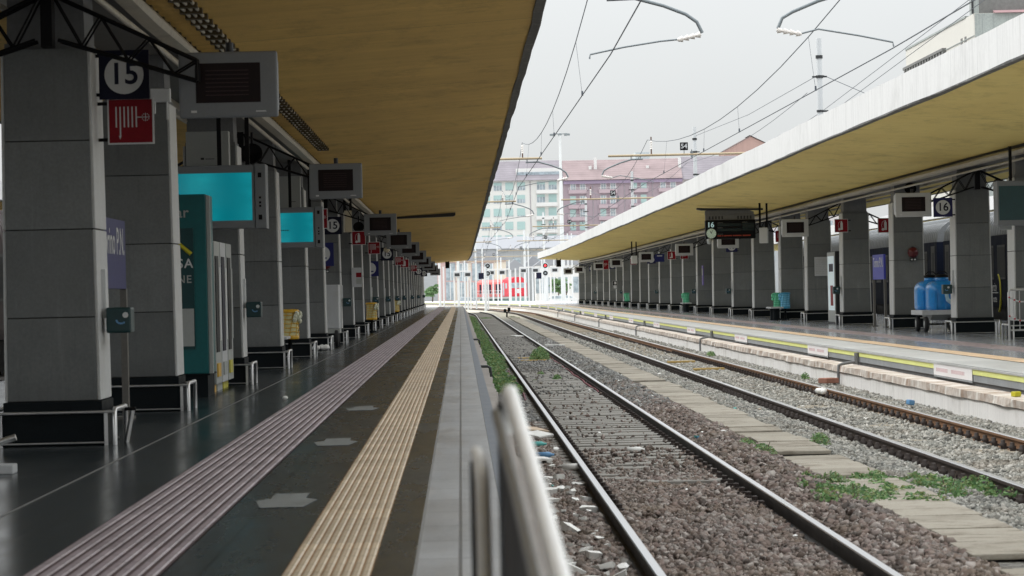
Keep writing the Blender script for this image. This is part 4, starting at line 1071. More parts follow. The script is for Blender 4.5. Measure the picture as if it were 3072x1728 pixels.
# right platform
X, Zq = at(2829, 622, 71.9); plate_sign('number_sign', X, 71.9, Zq, .46, .46, M['navy2'], num('16'), 'navy sign with white disc and number 16 on a near right column', GN, arm=.3)
X, Zq = at(2524, 677, 93.2); plate_sign('fire_extinguisher_sign', X, 93.2, Zq, .42, .42, M['red'], extf, 'red extinguisher sign on the fourth right column by the lit totem', GE, M['white'], arm=.3)
X, Zq = at(2660, 674, 83.6); plate_sign('fire_extinguisher_sign', X + .1, 84.6, Zq, .42, .42, M['red'], extf, 'red extinguisher sign between right columns above the blue station sign', GE, M['white'], arm=.3)
X, Zq = at(2344, 709, 112.8); plate_sign('fire_hose_sign', X, 112.8, Zq, .45, .44, M['red'], hosef, 'red fire hose sign behind a pale monitor, right platform', GH, M['white'], arm=.3)
X, Zq = at(2195, 740, 130); plate_sign('number_sign', X, 130, Zq, .5, .46, M['navy2'], num('16'), 'number 16 sign half hidden below the departure board monitor', GN, arm=.3)
X, Zq = at(2015, 766, 151); plate_sign('fire_extinguisher_sign', X, 151, Zq, .42, .42, M['red'], extf, 'red extinguisher sign left behind a monitor in the middle of the right platform', GE, M['white'], arm=.3)
X, Zq = at(2053, 766, 160); plate_sign('fire_hose_sign', X, 160, Zq, .42, .40, M['red'], hosef, 'red fire hose sign right behind a monitor in the middle of the right platform', GH, M['white'], arm=.3)
X, Zq = at(1979, 774, 170); plate_sign('blue_information_sign', X, 170, Zq, .52, .44, M['blue'], lambda q: (q.box(-.15, .15, -.004, -.003, .1, .14), [M['white']])[1], 'blue information sign right of a monitor far down the right platform', arm=.3)
X, Zq = at(1955, 779, 176.3); plate_sign('number_sign', X, 176.6, Zq, .5, .46, M['navy2'], num('16'), 'number 16 sign peeping out right of a monitor, right platform', GN, arm=.3)
X, Zq = at(1900, 785, 191); plate_sign('fire_hose_sign', X, 191, Zq, .40, .40, M['red'], hosef, 'small red fire hose sign beside a hanging white box, right platform', GH, M['white'], arm=.3)
X, Zq = at(1837, 797, 218); plate_sign('number_sign', X, 218, Zq, .46, .46, M['navy2'], num('16'), 'small distant number 16 sign between two far monitors', GN, arm=.3)
X, Zq = at(1818, 794, 232); plate_sign('fire_hose_sign', X, 232, Zq, .42, .75, M['red'], hosef, 'tall narrow red sign beside a far monitor of the right platform', GH, M['white'], arm=.3)
X, Zq = at(1775, 806, 275); plate_sign('number_sign', X, 275, Zq, .46, .46, M['navy2'], num('16'), 'farthest number 16 sign behind the last monitors of the right platform', GN, arm=.3)
# three-sided hose sign at the right edge
X, Zq = at(2985, 630, 65.5)
t = empty('three_sided_sign', (X, 64.3, Zq), 0, 'three-sided white framed sign with red hose symbol next to the dark teal screen', 'sign')
MB().prism_z([(-.12, 0), (.14, 0), (.14, .25)], -.46, .40).build('prism_frame', M['lgrey'], t, bevel=.01)
MB().box(-.10, .13, -.006, -.002, -.06, .37, 0).build('panel', M['red'], t)
q = MB()
for k in range(4): q.box(-.04 + k * .042, -.026 + k * .042, -.009, -.007, .06 if k != 2 else -.02, .30)
q.build('symbol', M['white'], t)

# blue station name signs, facing the tracks
def name_sign(label, X, Y, face, tint):
    t = empty('station_name_sign', (X, Y, 0), 0, label, 'sign')
    L_ = 2.3
    z0, z1 = (1.40, 2.13)
    MB().box(-.03, .03, 0, L_, z0, z1).build('panel', tint, t, bevel=.006)
    q = MB(); xx = .034 if face == '+x' else -.034
    q.text('Torino P.N.', .40, (xx, L_ / 2, (z0 + z1) / 2 + .12), 0, .012, face, 1.05)
    q.build('lettering', M['white'], t)
    for y in (0, L_):
        MB().box(-.035, .035, y - .055, y + .055, .031, z0).box(-.09, .09, y - .12, y + .12, 0, .03).build('post', M['signpost'], t, bevel=.005)
    return t
name_sign('blue station name sign on two posts behind the nearest left column', -3.60, 29.95, '+x', M['blue'])
name_sign('blue station name sign on two posts between the right platform columns', 12.35, 86.5, '-x', M['blue_r'])
def poster_mb(t, w_, h_): 
    MB().box(-w_ / 2, w_ / 2, 0, .03, -h_ / 2, h_ / 2).build('board', M['whitebox'], t)
X, Zq = at(1070, 832, 89.2); t = empty('information_poster', (X, 89.3, Zq), 0, 'white poster with a red block on a left platform column', 'poster'); poster_mb(t, .30, .58)
MB().box(-.02, .14, -.003, -.001, -.0, .14, 0).box(-.02, .14, -.003, -.001, -.2, -.03, 1).build('print', [M['red'], M['lgrey']], t)
X, Zq = at(2476, 799, 103.6); t = empty('timetable_board', (X + .02, 103.64, Zq), 0, 'wide white timetable board with a red block on a right platform column', 'board'); poster_mb(t, .78, .66)
q = MB(); q.box(.30, .385, -.003, -.001, .02, .16, 0); q.box(.30, .385, -.003, -.001, -.2, -.0, 1)
for k in range(9):
    x = -.34
    while x < .2:
        ww = random.uniform(.03, .1); q.box(x, x + ww, -.003, -.001, .24 - k * .06, .252 - k * .06, 1); x += ww + .03
q.build('print', [M['red'], M['lgrey']], t)
# lit advertising totem
t = empty('advertising_totem', (12.05, 95.5, 0), 0, 'tall advertising totem with bright poster side between right columns', 'totem')
MB().box(-.0, .36, -.0, 2.0, 0, 2.35).build('case', M['dark'], t, bevel=.01)
MB().box(-.02, -.001, .04, 1.96, .08, 2.32).build('frame', M['lgrey'], t)
q = MB().box(-.026, -.021, .20, 1.8, .45, 2.2, 0).box(-.028, -.0265, .5, 1.2, .6, 1.25, 1).box(-.028, -.0265, .4, 1.5, 1.7, 1.95, 2)
q.build('poster', [plain('lit_poster', (.62, .74, .78), .3, emit=.25), M['red'], M['navy']], t)
q = MB().box(.30, .36, -.01, -.001, .05, 2.3); q.build('edge_strip', M['black'], t)
# other signs on the right columns
X, Zq = at(1845, 855, 221.5); plate_sign('pictogram_sign', X, 221.4, Zq, .34, .62, M['black'], lambda q: (q.box(-.12, .12, -.004, -.003, -.26, -.02, 0).box(-.06, .1, -.004, -.003, .05, .24, 0), [M['white']])[1], 'small black pictogram sign with white border on a far right column', border=M['white'])
for (px, py, Y, h_, lab) in ((2110, 826, 151, 1.0, 'narrow purple poster on a middle right column side, nearer one'), (2025, 828, 171, 1.0, 'narrow poster on a middle right column side, farther one')):
    X, Zq = at(px, py, Y); t = empty('edge_poster', (X, Y, Zq), 0, lab, 'poster')
    MB().box(-.02, .02, 0, .7, -h_ / 2, h_ / 2).build('board', M['purplep'], t); MB().box(-.028, -.0205, .1, .6, 0, .35).build('print', M['lgrey'], t)

# ================================================================== PLATFORM FURNITURE
def validator(s):
    t = empty('ticket_validator')
    MB().box(0, s * .05, -.05, .05, 1.12, 1.56).build('cable_duct', M['white'], t, bevel=.008) if s > 0 else MB().box(s * .05, 0, -.05, .05, 1.12, 1.56).build('cable_duct', M['white'], t, bevel=.008)
    x0, x1 = sorted((s * .055, s * .28))
    MB().box(x0, x1, -.14, .14, .985, 1.215).build('box', M['tealgreen'], t, bevel=.02)
    c = s * .19
    q = MB().disc(c + .04, -.147, 1.145, .026, 16, 0, .006)
    for k in range(6):
        a = R(190 + k * 24); q.box(c - .0 + .04 * math.cos(a) - .008, c + .04 * math.cos(a) + .008, -.145, -.141, 1.10 + .03 * math.sin(a) - .008, 1.10 + .03 * math.sin(a) + .008, 1)
    q.build('emblem', [M['white'], M['litb']], t)
    return t
VL = validator(1); VL.location = (-3.195, 26.85, 0); tag(VL, 'dark teal ticket validator on the track side of the nearest left column', 'ticket validator', 'ticket validators on the columns')
for k, i in enumerate((2, 6, 9, 11, 13, 15, 18, 21, 25)):
    if i < len(LY): dup(VL, (-3.195 + cx(LY[i]), LY[i] + .35, 0), None, 'ticket validator on the %s column of the left platform' % ORD[i])
VR = validator(-1); VR.location = (12.195, 72.4, 0); VR.location.y = RY[1] - 1.75 + .0
VR.location = (CNR + .07 - .405, RY[1] + .35 - 0, 0); 
RYc = RY
VR.location = (12.085, 72.85, 0); tag(VR, 'ticket validator on a near right column beside the blue tank', 'ticket validator', 'ticket validators on the columns')
for k, i in enumerate((3, 7, 9, 12, 16, 20)):
    dup(VR, (12.085 + cx(RY[i]) * .7, RY[i] + .35, 0), None, 'ticket validator on the %s column of the right platform' % ORD[i])

# vending kiosk between the second and third left columns
t = empty('vending_kiosk', (-3.27, 39.0, 0), 0, 'tall teal vending kiosk standing between the second and third left columns', 'kiosk')
MB().box(-.95, 0, 0, 1.05, .30, 2.64).build('cabinet', M['tealbox'], t, bevel=.012)
MB().box(-.93, -.02, .02, 1.05, 0, .295).box(-.96, .01, -.01, 1.06, .28, .30).build('base', M['plinth'], t)
MB().box(-.85, -.17, -.012, 0, .62, 2.2, 0).box(-.85, -.18, -.014, -.012, .66, 1.15, 1).build('poster', [M['tealdk'], M['lgrey']], t)
q = MB().tube([(-.75, -.016, 1.70), (-.55, -.016, 2.0), (-.36, -.016, 2.0), (-.20, -.016, 1.86)], .028, 6, 1)
q.build('yellow_curve', [M['white'], M['lime']], t)
for ch_, sz, xx, zz, mm, bo in (('S', .17, -.345, 1.735, 'white', .015), ('A', .17, -.235, 1.735, 'white', .015), ('N', .14, -.335, 1.53, 'lgrey', .01), ('E', .14, -.235, 1.53, 'lgrey', .01), ('a', .20, -.345, 2.40, 'lgrey', .01), ('r', .20, -.26, 2.40, 'lgrey', .01)):
    MB().text(ch_, sz, (xx, -.016, zz), 0, bo).build('letter', M[mm], t)
b = MB()
for k, (y, mm) in enumerate(((.0, 0), (.09, 1))): b.box(.004 + .0 * k, .05, y + .02, y + .075, .30, 2.62 - .35 * k)
b.build('front_edge', M['lgrey'], t)
def machine(y, mats, label):
    t = empty('vending_machine', (-3.27, y, 0), 0, label, 'vending machine')
    MB().box(-.9, -.05, 0, .95, .12, 2.05).build('cabinet', M['tealdk'], t, bevel=.01)
    MB().box(-.048, .0, .02, .93, .12, 2.05).build('door', mats[0], t, bevel=.008)
    MB().box(.002, .012, .08, .58, .55, 1.85).build('window', mats[1], t)
    MB().box(.002, .014, .66, .88, .7, 1.7).build('keypad_panel', mats[2], t)
    MB().box(-.86, -.08, .04, .9, 0, .12).box(.002, .02, .1, .6, .22, .40).build('plinth', mats[3], t)
    return t
machine(40.15, [M['lgrey'], M['coachwin'], M['white'], M['yellow']], 'grey fronted vending machine next to the tall teal kiosk')
machine(41.2, [M['whitebox'], M['navy'], M['white'], M['lgrey']], 'white and blue fronted vending machine in the middle of the row')
machine(42.25, [M['lgrey'], M['coachwin'], M['lgrey'], M['lime']], 'vending machine with lime yellow base before the third left column')
# white sign boxes above the teal screens
X, Zq = at(622, 446, 43.3); t = empty('sign_box', (X, 43.3, Zq), 0, 'pale grey sign box hung above the large teal screen', 'sign box')
MB().box(-.31, .31, 0, .25, -.25, .25).build('case', M['lgrey'], t, bevel=.01); MB().box(-.10, -.05, -.003, 0, -.16, -.13).box(-.03, .10, -.003, 0, -.155, -.145).build('badge', M['dark'], t)
X, Zq = at(866, 577, 61.6); t = empty('sign_box', (X, 61.6, Zq), 0, 'pale grey sign box hung above the smaller teal screen', 'sign box')
MB().box(-.24, .24, 0, .25, -.33, .33).build('case', M['lgrey'], t, bevel=.01); MB().box(.02, .14, -.003, 0, -.2, -.19).build('badge', M['dark'], t)
X, Zq = at(478, 298, 33.6); t = empty('junction_box', (X, 33.7, Zq), 0, 'small white junction box with dangling pipes beside the nearest number sign', 'junction box')
MB().box(-.11, .11, 0, .14, -.02, .13).build('case', M['white'], t, bevel=.008); MB().tube([(.07, .06, -.02), (.07, .06, -.22)], .013, 6).build('pipe', M['white'], t); MB().tube([(-.07, .06, -.02), (-.07, .06, -.15)], .013, 6).build('pipe', M['white'], t)
for (px, py, Y, lab) in ((755, 465, 45.5, 'black horn loudspeaker under the left canopy above the large teal screen'), (1076, 683, 91.5, 'black horn loudspeaker under the left canopy by the extinguisher sign'), (2730, 568, 83.0, 'black horn loudspeaker behind the nearest pale monitor, right platform')):
    X, Zq = at(px, py, Y); t = empty('horn_loudspeaker', (X, Y, Zq), 0, lab, 'loudspeaker')
    b = MB(); b.M = Matrix.Rotation(R(68), 4, 'X'); b.lathe([(.03, -.22), (.07, -.2), (.08, -.05), (.16, .05), (.17, .06), (.13, .03), (.03, -.02)], 16); b.build('horn', M['black'], t)
    MB().tube([(0, .1, 0), (0, .1, .35)], .02, 6).build('bracket', M['black'], t)
# boxes hung on pairs of straps
for (px, py, Y, w_, h_, top, mm, lab) in ((1045, 664, 83.5, .20, .60, 590, 'cream', 'cream box hung on two black straps over the left platform'), (2290, 706, 107.5, .30, .56, 634, 'white', 'white box hung on two black straps right of the departure board'),
                               (1904, 779, 188, .34, .50, 736, 'white', 'small white box hung on two black straps far under the right canopy'), (1343, 795, 284, .36, .62, 770, 'black', 'small black box hung at the far end of the left canopy'),
                               (1677, 790, 284, .42, .66, 775, 'black', 'small black box hung at the far end of the right canopy')):
    X, Zq = at(px, py, Y); _, zt = at(px, top, Y)
    zt = max(zt, 4.3)
    t = empty('hanging_box', (X, Y, Zq), R(-12 if px > 2000 else 10), lab, 'hanging box')
    MB().box(-w_ / 2, w_ / 2, 0, .3, -h_ / 2, h_ / 2).build('case', M[mm], t, bevel=.012)
    for s in (-1, 1): MB().box(s * w_ * .42 - .035, s * w_ * .42 + .035, .10, .16, -h_ / 2 if mm == 'black' else h_ / 2 - .05, zt - Zq).build('strap', M['black'], t)
# dark strip under left canopy (edge of a hung board)
Y = 114.0; x0 = at(1190, 642, Y)[0]; x1 = at(1366, 640, Y)[0]
t = empty('ceiling_strip', (0, Y, 0), 0, 'long flat dark bar fixed under the left canopy ceiling', 'ceiling bar')
MB().prism_y([(x0, 4.17), (x1 - .08, 4.215), (x1, 4.26), (x1, 4.36), (x0, 4.24)], 0, .5).build('bar', M['dark'], t)
# departure board on the right platform
Y = 113.0; xa, zb = at(2117, 718, Y); xb, zt = at(2266, 660, Y)
zb = 3.10; zt = 3.82
t = empty('departure_board', ((xa + xb) / 2, Y, 0), 0, 'black departure board with clock and number 16 hung under the right canopy', 'departure board')
hw = (xb - xa) / 2
MB().box(-hw, hw, 0, .35, zb, zt).build('case', M['black'], t, bevel=.03)
MB().box(-hw + .02, hw - .02, .04, .30, zt + .002, zt + .20).prism_y([(-hw + .01, zt + .202), (hw - .05, zt + .202), (hw - .05, zt + .30), (hw - .35, 4.22), (-hw + .35, 4.22), (-hw + .01, zt + .36)], .05, .29).build('hood', M['rawconc'], t)
q = MB()
for k in range(10):
    for s in (-1, 1):
        if k < 5: q.box(s * (.30 + k * .12) - .03, s * (.30 + k * .12) + .03, .036, .039, zt + .03, zt + .15)
q.build('vent', M['dark'], t)
MB().prism_y([(-hw - .30, 4.30), (-hw - .30, 4.24), (-hw - .12, 4.20), (hw + .3, 4.17), (hw + .3, 4.23)], .0, .4).build('ceiling_plate', M['dark'], t)
q = MB().disc(-hw + .22, -.008, zb + .22, .185, 32, 0, .008).build('clock', M['clockface'], t)
h = MB()
for a in range(12):
    x, z2 = .155 * math.sin(a * math.pi / 6), .155 * math.cos(a * math.pi / 6); h.box(x - .008, x + .008, -.0025, -.001, z2 - .008, z2 + .008)
for ang, ln, wd in ((R(-25), .10, .014), (R(20), .15, .010)):
    dx, dz = math.sin(ang), math.cos(ang)
    h.add([(-dz * wd, -.003, dx * wd), (dz * wd, -.003, -dx * wd), (dx * ln + dz * wd * .6, -.003, dz * ln - dx * wd * .6), (dx * ln - dz * wd * .6, -.003, dz * ln + dx * wd * .6)], [(0, 1, 2, 3)])
ho = h.build('clock_hand', M['black'], q); ho.location = (-hw + .22, -.009, zb + .22)
MB().box(-hw + .07, -hw + .33, -.003, .0, zt - .31, zt - .05, 0).text('16', .27, (-hw + .20, -.005, zt - .18), 1, .014).build('platform_number', [M['boardrow'], M['digit']], t)
r_ = MB()
for k, zz in enumerate((.13, .32)): r_.box(-hw + .46, hw - .55, -.004, 0, zt - zz - .11, zt - zz)
r_.box(hw - .5, hw - .06, -.004, 0, zt - .42, zt - .12)
r_.build('display_row', M['boardrow'], t)
q = MB(); x = -hw + .46
for k in range(34):
    ww = random.uniform(.02, .035)
    if k not in (4, 6, 15, 25): q.box(x, x + ww, -.005, -.003, zb + .10 + random.uniform(0, .01), zb + .145, 0)
    x += ww + .008
    if x > hw - .06: break
q.build('scrolling_text', [M['orangeled']], t)
for xx, zz in ((-hw + .46, .10), (-hw + .46, .29), (-hw + .46, .53), (hw - .5, .09)): MB().box(xx, xx + .2, -.004, 0, zt - zz - .008, zt - zz).build('heading', M['lgrey'], t)
X, Zq = at(2128, 727, 112); t = empty('dome_camera', (X, 112, Zq), 0, 'small dome camera hanging below the departure board', 'camera')
MB().lathe([(.03, .14), (.09, .11), (.095, .02), (.075, -.05), (0, -.08)], 14).build('dome', M['lgrey'], t)

# benches and waste bag bins
def bench(label, X, Y):
    t = empty('bench', (X, Y, 0), 0, label, 'bench')
    MB().box(-.24, .24, 0, 1.7, .445, .50).build('seat', M['whitebox'], t, bevel=.015)
    for y in (.35, 1.35): MB().lathe([(.13, 0), (.13, .445)], 14, (0, y, 0)).build('leg', M['plinth'], t)
    return t
def bag_bin(label, X, Y, bag, ring, puff, cat='waste bin', z0=.44, h=.56):
    t = empty('waste_bag_bin', (X, Y, 0), 0, label, cat); t.scale = (.80, .80, 1.0)
    MB().lathe([(.19, 0), (.19, .05), (.05, .06), (.05, z0 - .02), (.17, z0)], 14).build('stand', M['plinth'], t)
    b = MB(); n = 18; prof = []
    for k in range(9):
        prof.append((.205 + .018 * (k % 2) - .01 * k / 9, z0 + .02 + h * .92 * k / 8))
    b.lathe(prof, n); b.build('bag', bag, t)
    q = MB(); q.lathe([(.235, z0 + h * .93), (.25, z0 + h * .95), (.25, z0 + h), (.225, z0 + h + .02), (.12, z0 + h + .03)], 20)
    q.build('rim', ring, t); q = MB(); q.lathe([(.22, z0 - .01), (.235, z0 + .01), (.23, z0 + .06), (.2, z0 + .07)], 20); q.build('foot_ring', ring, t)
    g = MB()
    for k in range(8): 
        a = 2 * math.pi * k / 8; g.tube([(.228 * math.cos(a), .228 * math.sin(a), z0 + .05), (.228 * math.cos(a + .5), .228 * math.sin(a + .5), z0 + h * .95)], .008, 5)
    for k in range(1, 6): 
        zz = z0 + .05 + h * .15 * k; g.tube([(.23 * math.cos(2 * math.pi * j / 16), .23 * math.sin(2 * math.pi * j / 16), zz + .01 * math.sin(j * 2)) for j in range(17)], .009, 5)
    g.build('cage', ring, t)
    p = MB(); rg = random.Random(3)
    for k in range(10):
        a = rg.uniform(-1.2, 1.2); p.lathe([(0, -.06), (.04, -.04), (.055, 0), (.035, .04), (0, .06)], 8, (.22 * math.cos(a) + rg.uniform(0, .07), .22 * math.sin(a) - .05, z0 + h * .82 + rg.uniform(-.12, .06)))
    o = p.build('bag_fold', puff, t)
    if X > 0: o.rotation_euler = (0, 0, math.pi * .95)
    return t
bench('white topped bench under the nearer yellow bin between left columns', -3.62, 58.4)
X = at(869, 970, 59.8)[0]; bag_bin('yellow ringed clear bag bin behind the fourth left column', X, 59.8, M['yellbag'], M['yellow'], M['clearbag'])
bench('white topped bench under the smaller distant yellow bin, left platform', -3.62, 101.5)
X = at(1118, 915, 102.6)[0]; bag_bin('smaller distant yellow ringed bag bin between left columns', X - .04, 102.6, M['yellbag'], M['yellow'], M['clearbag'])
X = at(1189, 900, 148)[0]; bag_bin('tiny farthest yellow ringed bag bin on the left platform', X - .04, 148, M['yellbag'], M['yellow'], M['clearbag'])
bench('white topped bench with green and blue bag bins, nearest on the right platform', 11.72, 110.3)
X = at(2334, 890, 111.9)[0]; bag_bin('green bag bin beside a blue bag bin on the right platform', X, 111.9, M['greenbag'], plain('green_plastic', (.05, .36, .19), .4), M['greenbag'])
X = at(2355, 890, 111.4)[0]; bag_bin('pale blue bag bin beside the nearest green bag bin', X, 111.4, M['bluebag'], plain('blue_plastic', (.05, .3, .5), .4), M['bluebag'])
bench('white topped bench under the middle green bin of the right platform', 12.05, 158.5)
X = at(2058, 890, 160.5)[0]; bag_bin('middle green bag bin between right platform columns', X, 160.5, M['greenbag'], plain('green_plastic_b', (.05, .36, .19), .4), M['greenbag'])
X = at(1881, 890, 214.5)[0]; bag_bin('distant small green bag bin far down the right platform', X, 214.5, M['greenbag'], plain('green_plastic_c', (.05, .36, .19), .4), M['greenbag'])
# wheeled white cabinet, left
X = at(994, 900, 75.0)[0]
t = empty('wheeled_cabinet', (X, 75.0, 0), 0, 'tall white wheeled cabinet trolley between left platform columns', 'trolley')
MB().box(-.36, .18, 0, 1.2, .46, 1.56).build('cabinet', M['whitebox'], t, bevel=.01); MB().box(-.36, .19, -.01, 1.2, .34, .455).build('chassis', M['lgrey'], t)
for (x, y) in ((.11, .1), (.11, 1.0)):
    b = MB(); b.M = Matrix.Translation((x, y, .225)) @ Matrix.Rotation(R(90), 4, 'Y'); b.lathe([(.06, -.045), (.2, -.045), (.225, -.025), (.225, .025), (.2, .045), (.06, .045)], 18); b.build('wheel', M['rubber'], t)
t = empty('rubbish_bag', (at(968, 1043, 71.5)[0], 70.3, 0), 0, 'crumpled white bag on the floor at a left column foot', 'bag')
b = MB(); rg = random.Random(4)
for k in range(9): b.lathe([(0, 0), (.07, .01), (.09, .05), (.06, .1), (0, .12)], 9, (rg.uniform(-.16, .16), rg.uniform(-.1, .1), rg.uniform(0, .03)))
b.build('bag', M['tin'], t)
o = MB().lathe([(0, 0), (.03, .01), (.035, .035), (.02, .05), (0, .052)], 10).build('paper_ball', M['tin'], loc=(-2.17, 37.0, .0)); tag(o, 'tiny white paper ball on the dark floor beside the red tactile strip', 'litter')
# barrier foot at the far left of the frame
t = empty('barrier_foot', (-3.43, 22.4, 0), 0, 'steel barrier foot with pale base block at the left frame edge', 'barrier')
MB().box(-.5, .10, -.12, .12, 0, .07).build('base', M['whitebox'], t, bevel=.01); MB().tube([(-.5, 0, .16), (-.06, 0, .22), (.11, 0, .27)], .025, 8).tube([(-.05, 0, .07), (-.05, 0, .24)], .02, 8).build('bar', M['steel'], t)
# short leaning bollard by the nearest column
t = empty('bent_guard', (-3.0, 26.9, 0), 0, 'short bent steel guard post beside the nearest left column', 'guard post')
MB().tube([(0, 0, 0), (.06, 0, .30)], .022, 8).build('post', M['steel'], t); MB().box(-.01, .09, -.03, .03, .285, .315).build('cap', M['black'], t, bevel=.008)
# fire bells
for (px, py, Y, lab) in ((2739, 757, 82.93, 'dark red fire bell on the third right platform column'), (977, 792, 79.9, 'dark red fire bell behind a left column below the luggage sign')):
    X, Zq = at(px, py, Y); t = empty('fire_bell', (X, Y, Zq), 0, lab, 'bell')
    b = MB(); b.M = Matrix.Rotation(R(90), 4, 'X'); b.lathe([(.14, -.06), (.15, .0), (.12, .06), (.05, .09), (0, .095)], 20); b.build('gong', surf('bell_red', (.11, .012, .014), .35), t)
    MB().box(-.09, .09, -.03, .06, -.24, -.15).build('bell_box', M['dark'], t); MB().box(-.07, -.02, -.035, -.031, -.22, -.18).box(.02, .07, -.035, -.031, -.22, -.18).build('lamp', M['white'], t)
# tank trolley
t = empty('tank_trolley', (11.90, 76.6, 0), 0, 'flat white trolley with four wheels carrying the blue water tanks', 'trolley')
MB().box(-.02, 1.35, 0, 1.9, .44, .56).build('deck', M['whitebox'], t, bevel=.01); MB().prism_x([(.1, .44), (1.8, .44), (1.5, .30), (.4, .30)], .25, 1.1).build('chassis', M['lgrey'], t)
MB().box(.9, 1.34, -.004, -.001, .455, .545).build('sticker', M['purplep'], t)
for (x, y) in ((.10, .15), (1.25, .15), (.12, 1.7), (1.25, 1.7)):
    wl = MB(); wl.M = Matrix.Translation((x, y, .20)) @ Matrix.Rotation(R(90 - 0), 4, 'Y'); wl.lathe([(.08, -.05), (.17, -.055), (.20, -.03), (.20, .03), (.17, .055), (.08, .05)], 18)
    wo = wl.build('wheel', M['rubber'], t); h = MB(); h.M = wl.M; h.lathe([(0, -.056), (.10, -.052), (.10, .052), (0, .056)], 14); h.build('hub', M['lgrey'], wo)
wl = MB(); wl.M = Matrix.Translation((.80, .05, .20)) @ Matrix.Rotation(R(68), 4, 'Z') @ Matrix.Rotation(R(90), 4, 'Y'); wl.lathe([(.08, -.05), (.17, -.055), (.20, -.03), (.20, .03), (.17, .055), (.08, .05)], 18)
wo = wl.build('wheel', M['rubber'], t); h = MB(); h.M = wl.M; h.lathe([(0, -.058), (.11, -.056), (.11, .056), (0, .058)], 14); h.build('hub', M['whitebox'], wo)
MB().tube([(.12, .15, .2), (1.25, .15, .2)], .025, 8).box(.76, .9, .1, .3, .2, .44).build('axle', M['dark'], t)
def tank_part(x, y, label):
    t = empty('water_tank', (x, y, .562), 0, label, 'water tank')
    b = MB(); secs = []
    for z_, s in ((0, .92), (.03, .98), (.10, 1.0), (.50, 1.0), (.60, .97), (.68, .88), (.73, .72), (.75, .55)):
        ring = []
        for k in range(24):
            a = 2 * math.pi * k / 24; ca, sa = math.cos(a), math.sin(a)
            ring.append((math.copysign(abs(ca) ** .55, ca) * .41 * s, math.copysign(abs(sa) ** .55, sa) * .52 * s, z_))
        secs.append(ring)
    vs = [p for r_ in secs for p in r_]; n = 24
    b.add(vs, [(i * n + k, i * n + (k + 1) % n, (i + 1) * n + (k + 1) % n, (i + 1) * n + k) for i in range(len(secs) - 1) for k in range(n)] + [tuple(range((len(secs) - 1) * n, len(secs) * n))], 0, True)
    for xx in (-.25, .0, .22): b.box(xx - .025, xx + .025, -.535, -.50, .03, .50)
    b.build('body', M['tank'], t)
    MB().lathe([(.16, .73), (.17, .75), (.17, .83), (.15, .84)], 20).build('neck', M['tank'], t); MB().lathe([(.175, .842), (.175, .90), (.10, .92), (0, .92)], 20).tube([(-.14, 0, .92), (-.06, 0, .99), (.08, 0, .99), (.15, 0, .92)], .012, 6).build('cap', M['black'], t)
    return t
tank_part(11.90 + .62, 77.3, 'nearer blue plastic water tank on the white trolley'); tk = tank_part(11.90 + .50, 78.42, 'second blue plastic water tank just behind on the white trolley')
o = MB().tube([(11.90 + .90, 76.72, 1.22), (11.90 + .74, 76.70, 1.16), (11.90 + .63, 76.70, 1.0), (11.90 + .66, 76.70, .82), (11.90 + .82, 76.70, .70), (11.90 + 1.05, 76.72, .665), (11.90 + 1.2, 76.75, .69)], .055, 10).build('coiled_hose', M['hose']); tag(o, 'thick pale blue hose looped on the front of the blue tank', 'hose')
# crowd barrier at the right edge
X0 = at(3019, 900, 63.4)[0]
t = empty('crowd_barrier', (X0, 63.3, 0), 0, 'pale tubular barrier with red and white chain at the right frame edge', 'barrier')
MB().tube([(.03, 0, 0), (.03, 0, 1.02), (.07, 0, 1.08), (1.2, 0, 1.08), (1.24, 0, 1.02), (1.24, 0, 0)], .024, 8).tube([(.03, 0, .22), (1.24, 0, .22)], .02, 8).build('frame', M['fence'], t)
q = MB()
for k in range(9): q.tube([(.13 + k * .13, 0, .22), (.13 + k * .13, 0, 1.08)], .009, 6)
q.build('bar', M['fence'], t)
q = MB()
for zz in (.92, .52):
    for k in range(16):
        u = k / 15; x = .04 + u * .55; q.lathe([(0, -.02), (.018, -.012), (.022, 0), (.018, .012), (0, .02)], 8, (x, -.03, zz - .10 * math.sin(math.pi * u)), m=k % 3 == 0)
q.build('chain', [M['white'], M['chainr']], t)
# near handrails, right beside the camera
t = empty('handrail', (.028, 0, 0), 0, 'blurred pale leaning handrail with dark side panel at the platform edge close to the camera', 'handrail')
path = [(.079, 5.16, 1.03), (.0785, 5.14, 1.085), (.081, 5.06, 1.10), (.0985, 4.4, 1.018), (.1185, 3.45, .905), (.127, 3.0, .85)]
MB().tube(path, .0138, 12).build('top_rail', M['handrail'], t)
MB().tube([(x - .0235, y + .01, z - .035) for x, y, z in path[2:]], .0085, 8).build('mid_rail', M['handgrey'], t)
MB().box(.060, .070, 5.13, 5.17, .01, 1.08).build('end_post', M['handdark'], t, bevel=.003)
MB().add([(.0665, 5.12, 1.04), (.0780, 4.4, .96), (.102, 3.0, .79), (.088, 3.0, .0), (.0655, 5.12, .0)], [(0, 1, 2, 3, 4)]).build('side_panel', M['handdark'], t)
t = empty('handrail', (.028, 0, 0), 0, 'shorter blurred pale railing post left of the leaning handrail', 'handrail')
MB().tube([(.0395, 4.98, 0), (.031, 4.98, .95), (.029, 5.0, .985), (.023, 5.04, 1.0)], .0125, 12).build('pale_post', M['handrail'], t)
MB().box(.0105, .0195, 5.05, 5.08, .01, .985).build('back_post', M['handdark'], t, bevel=.002)

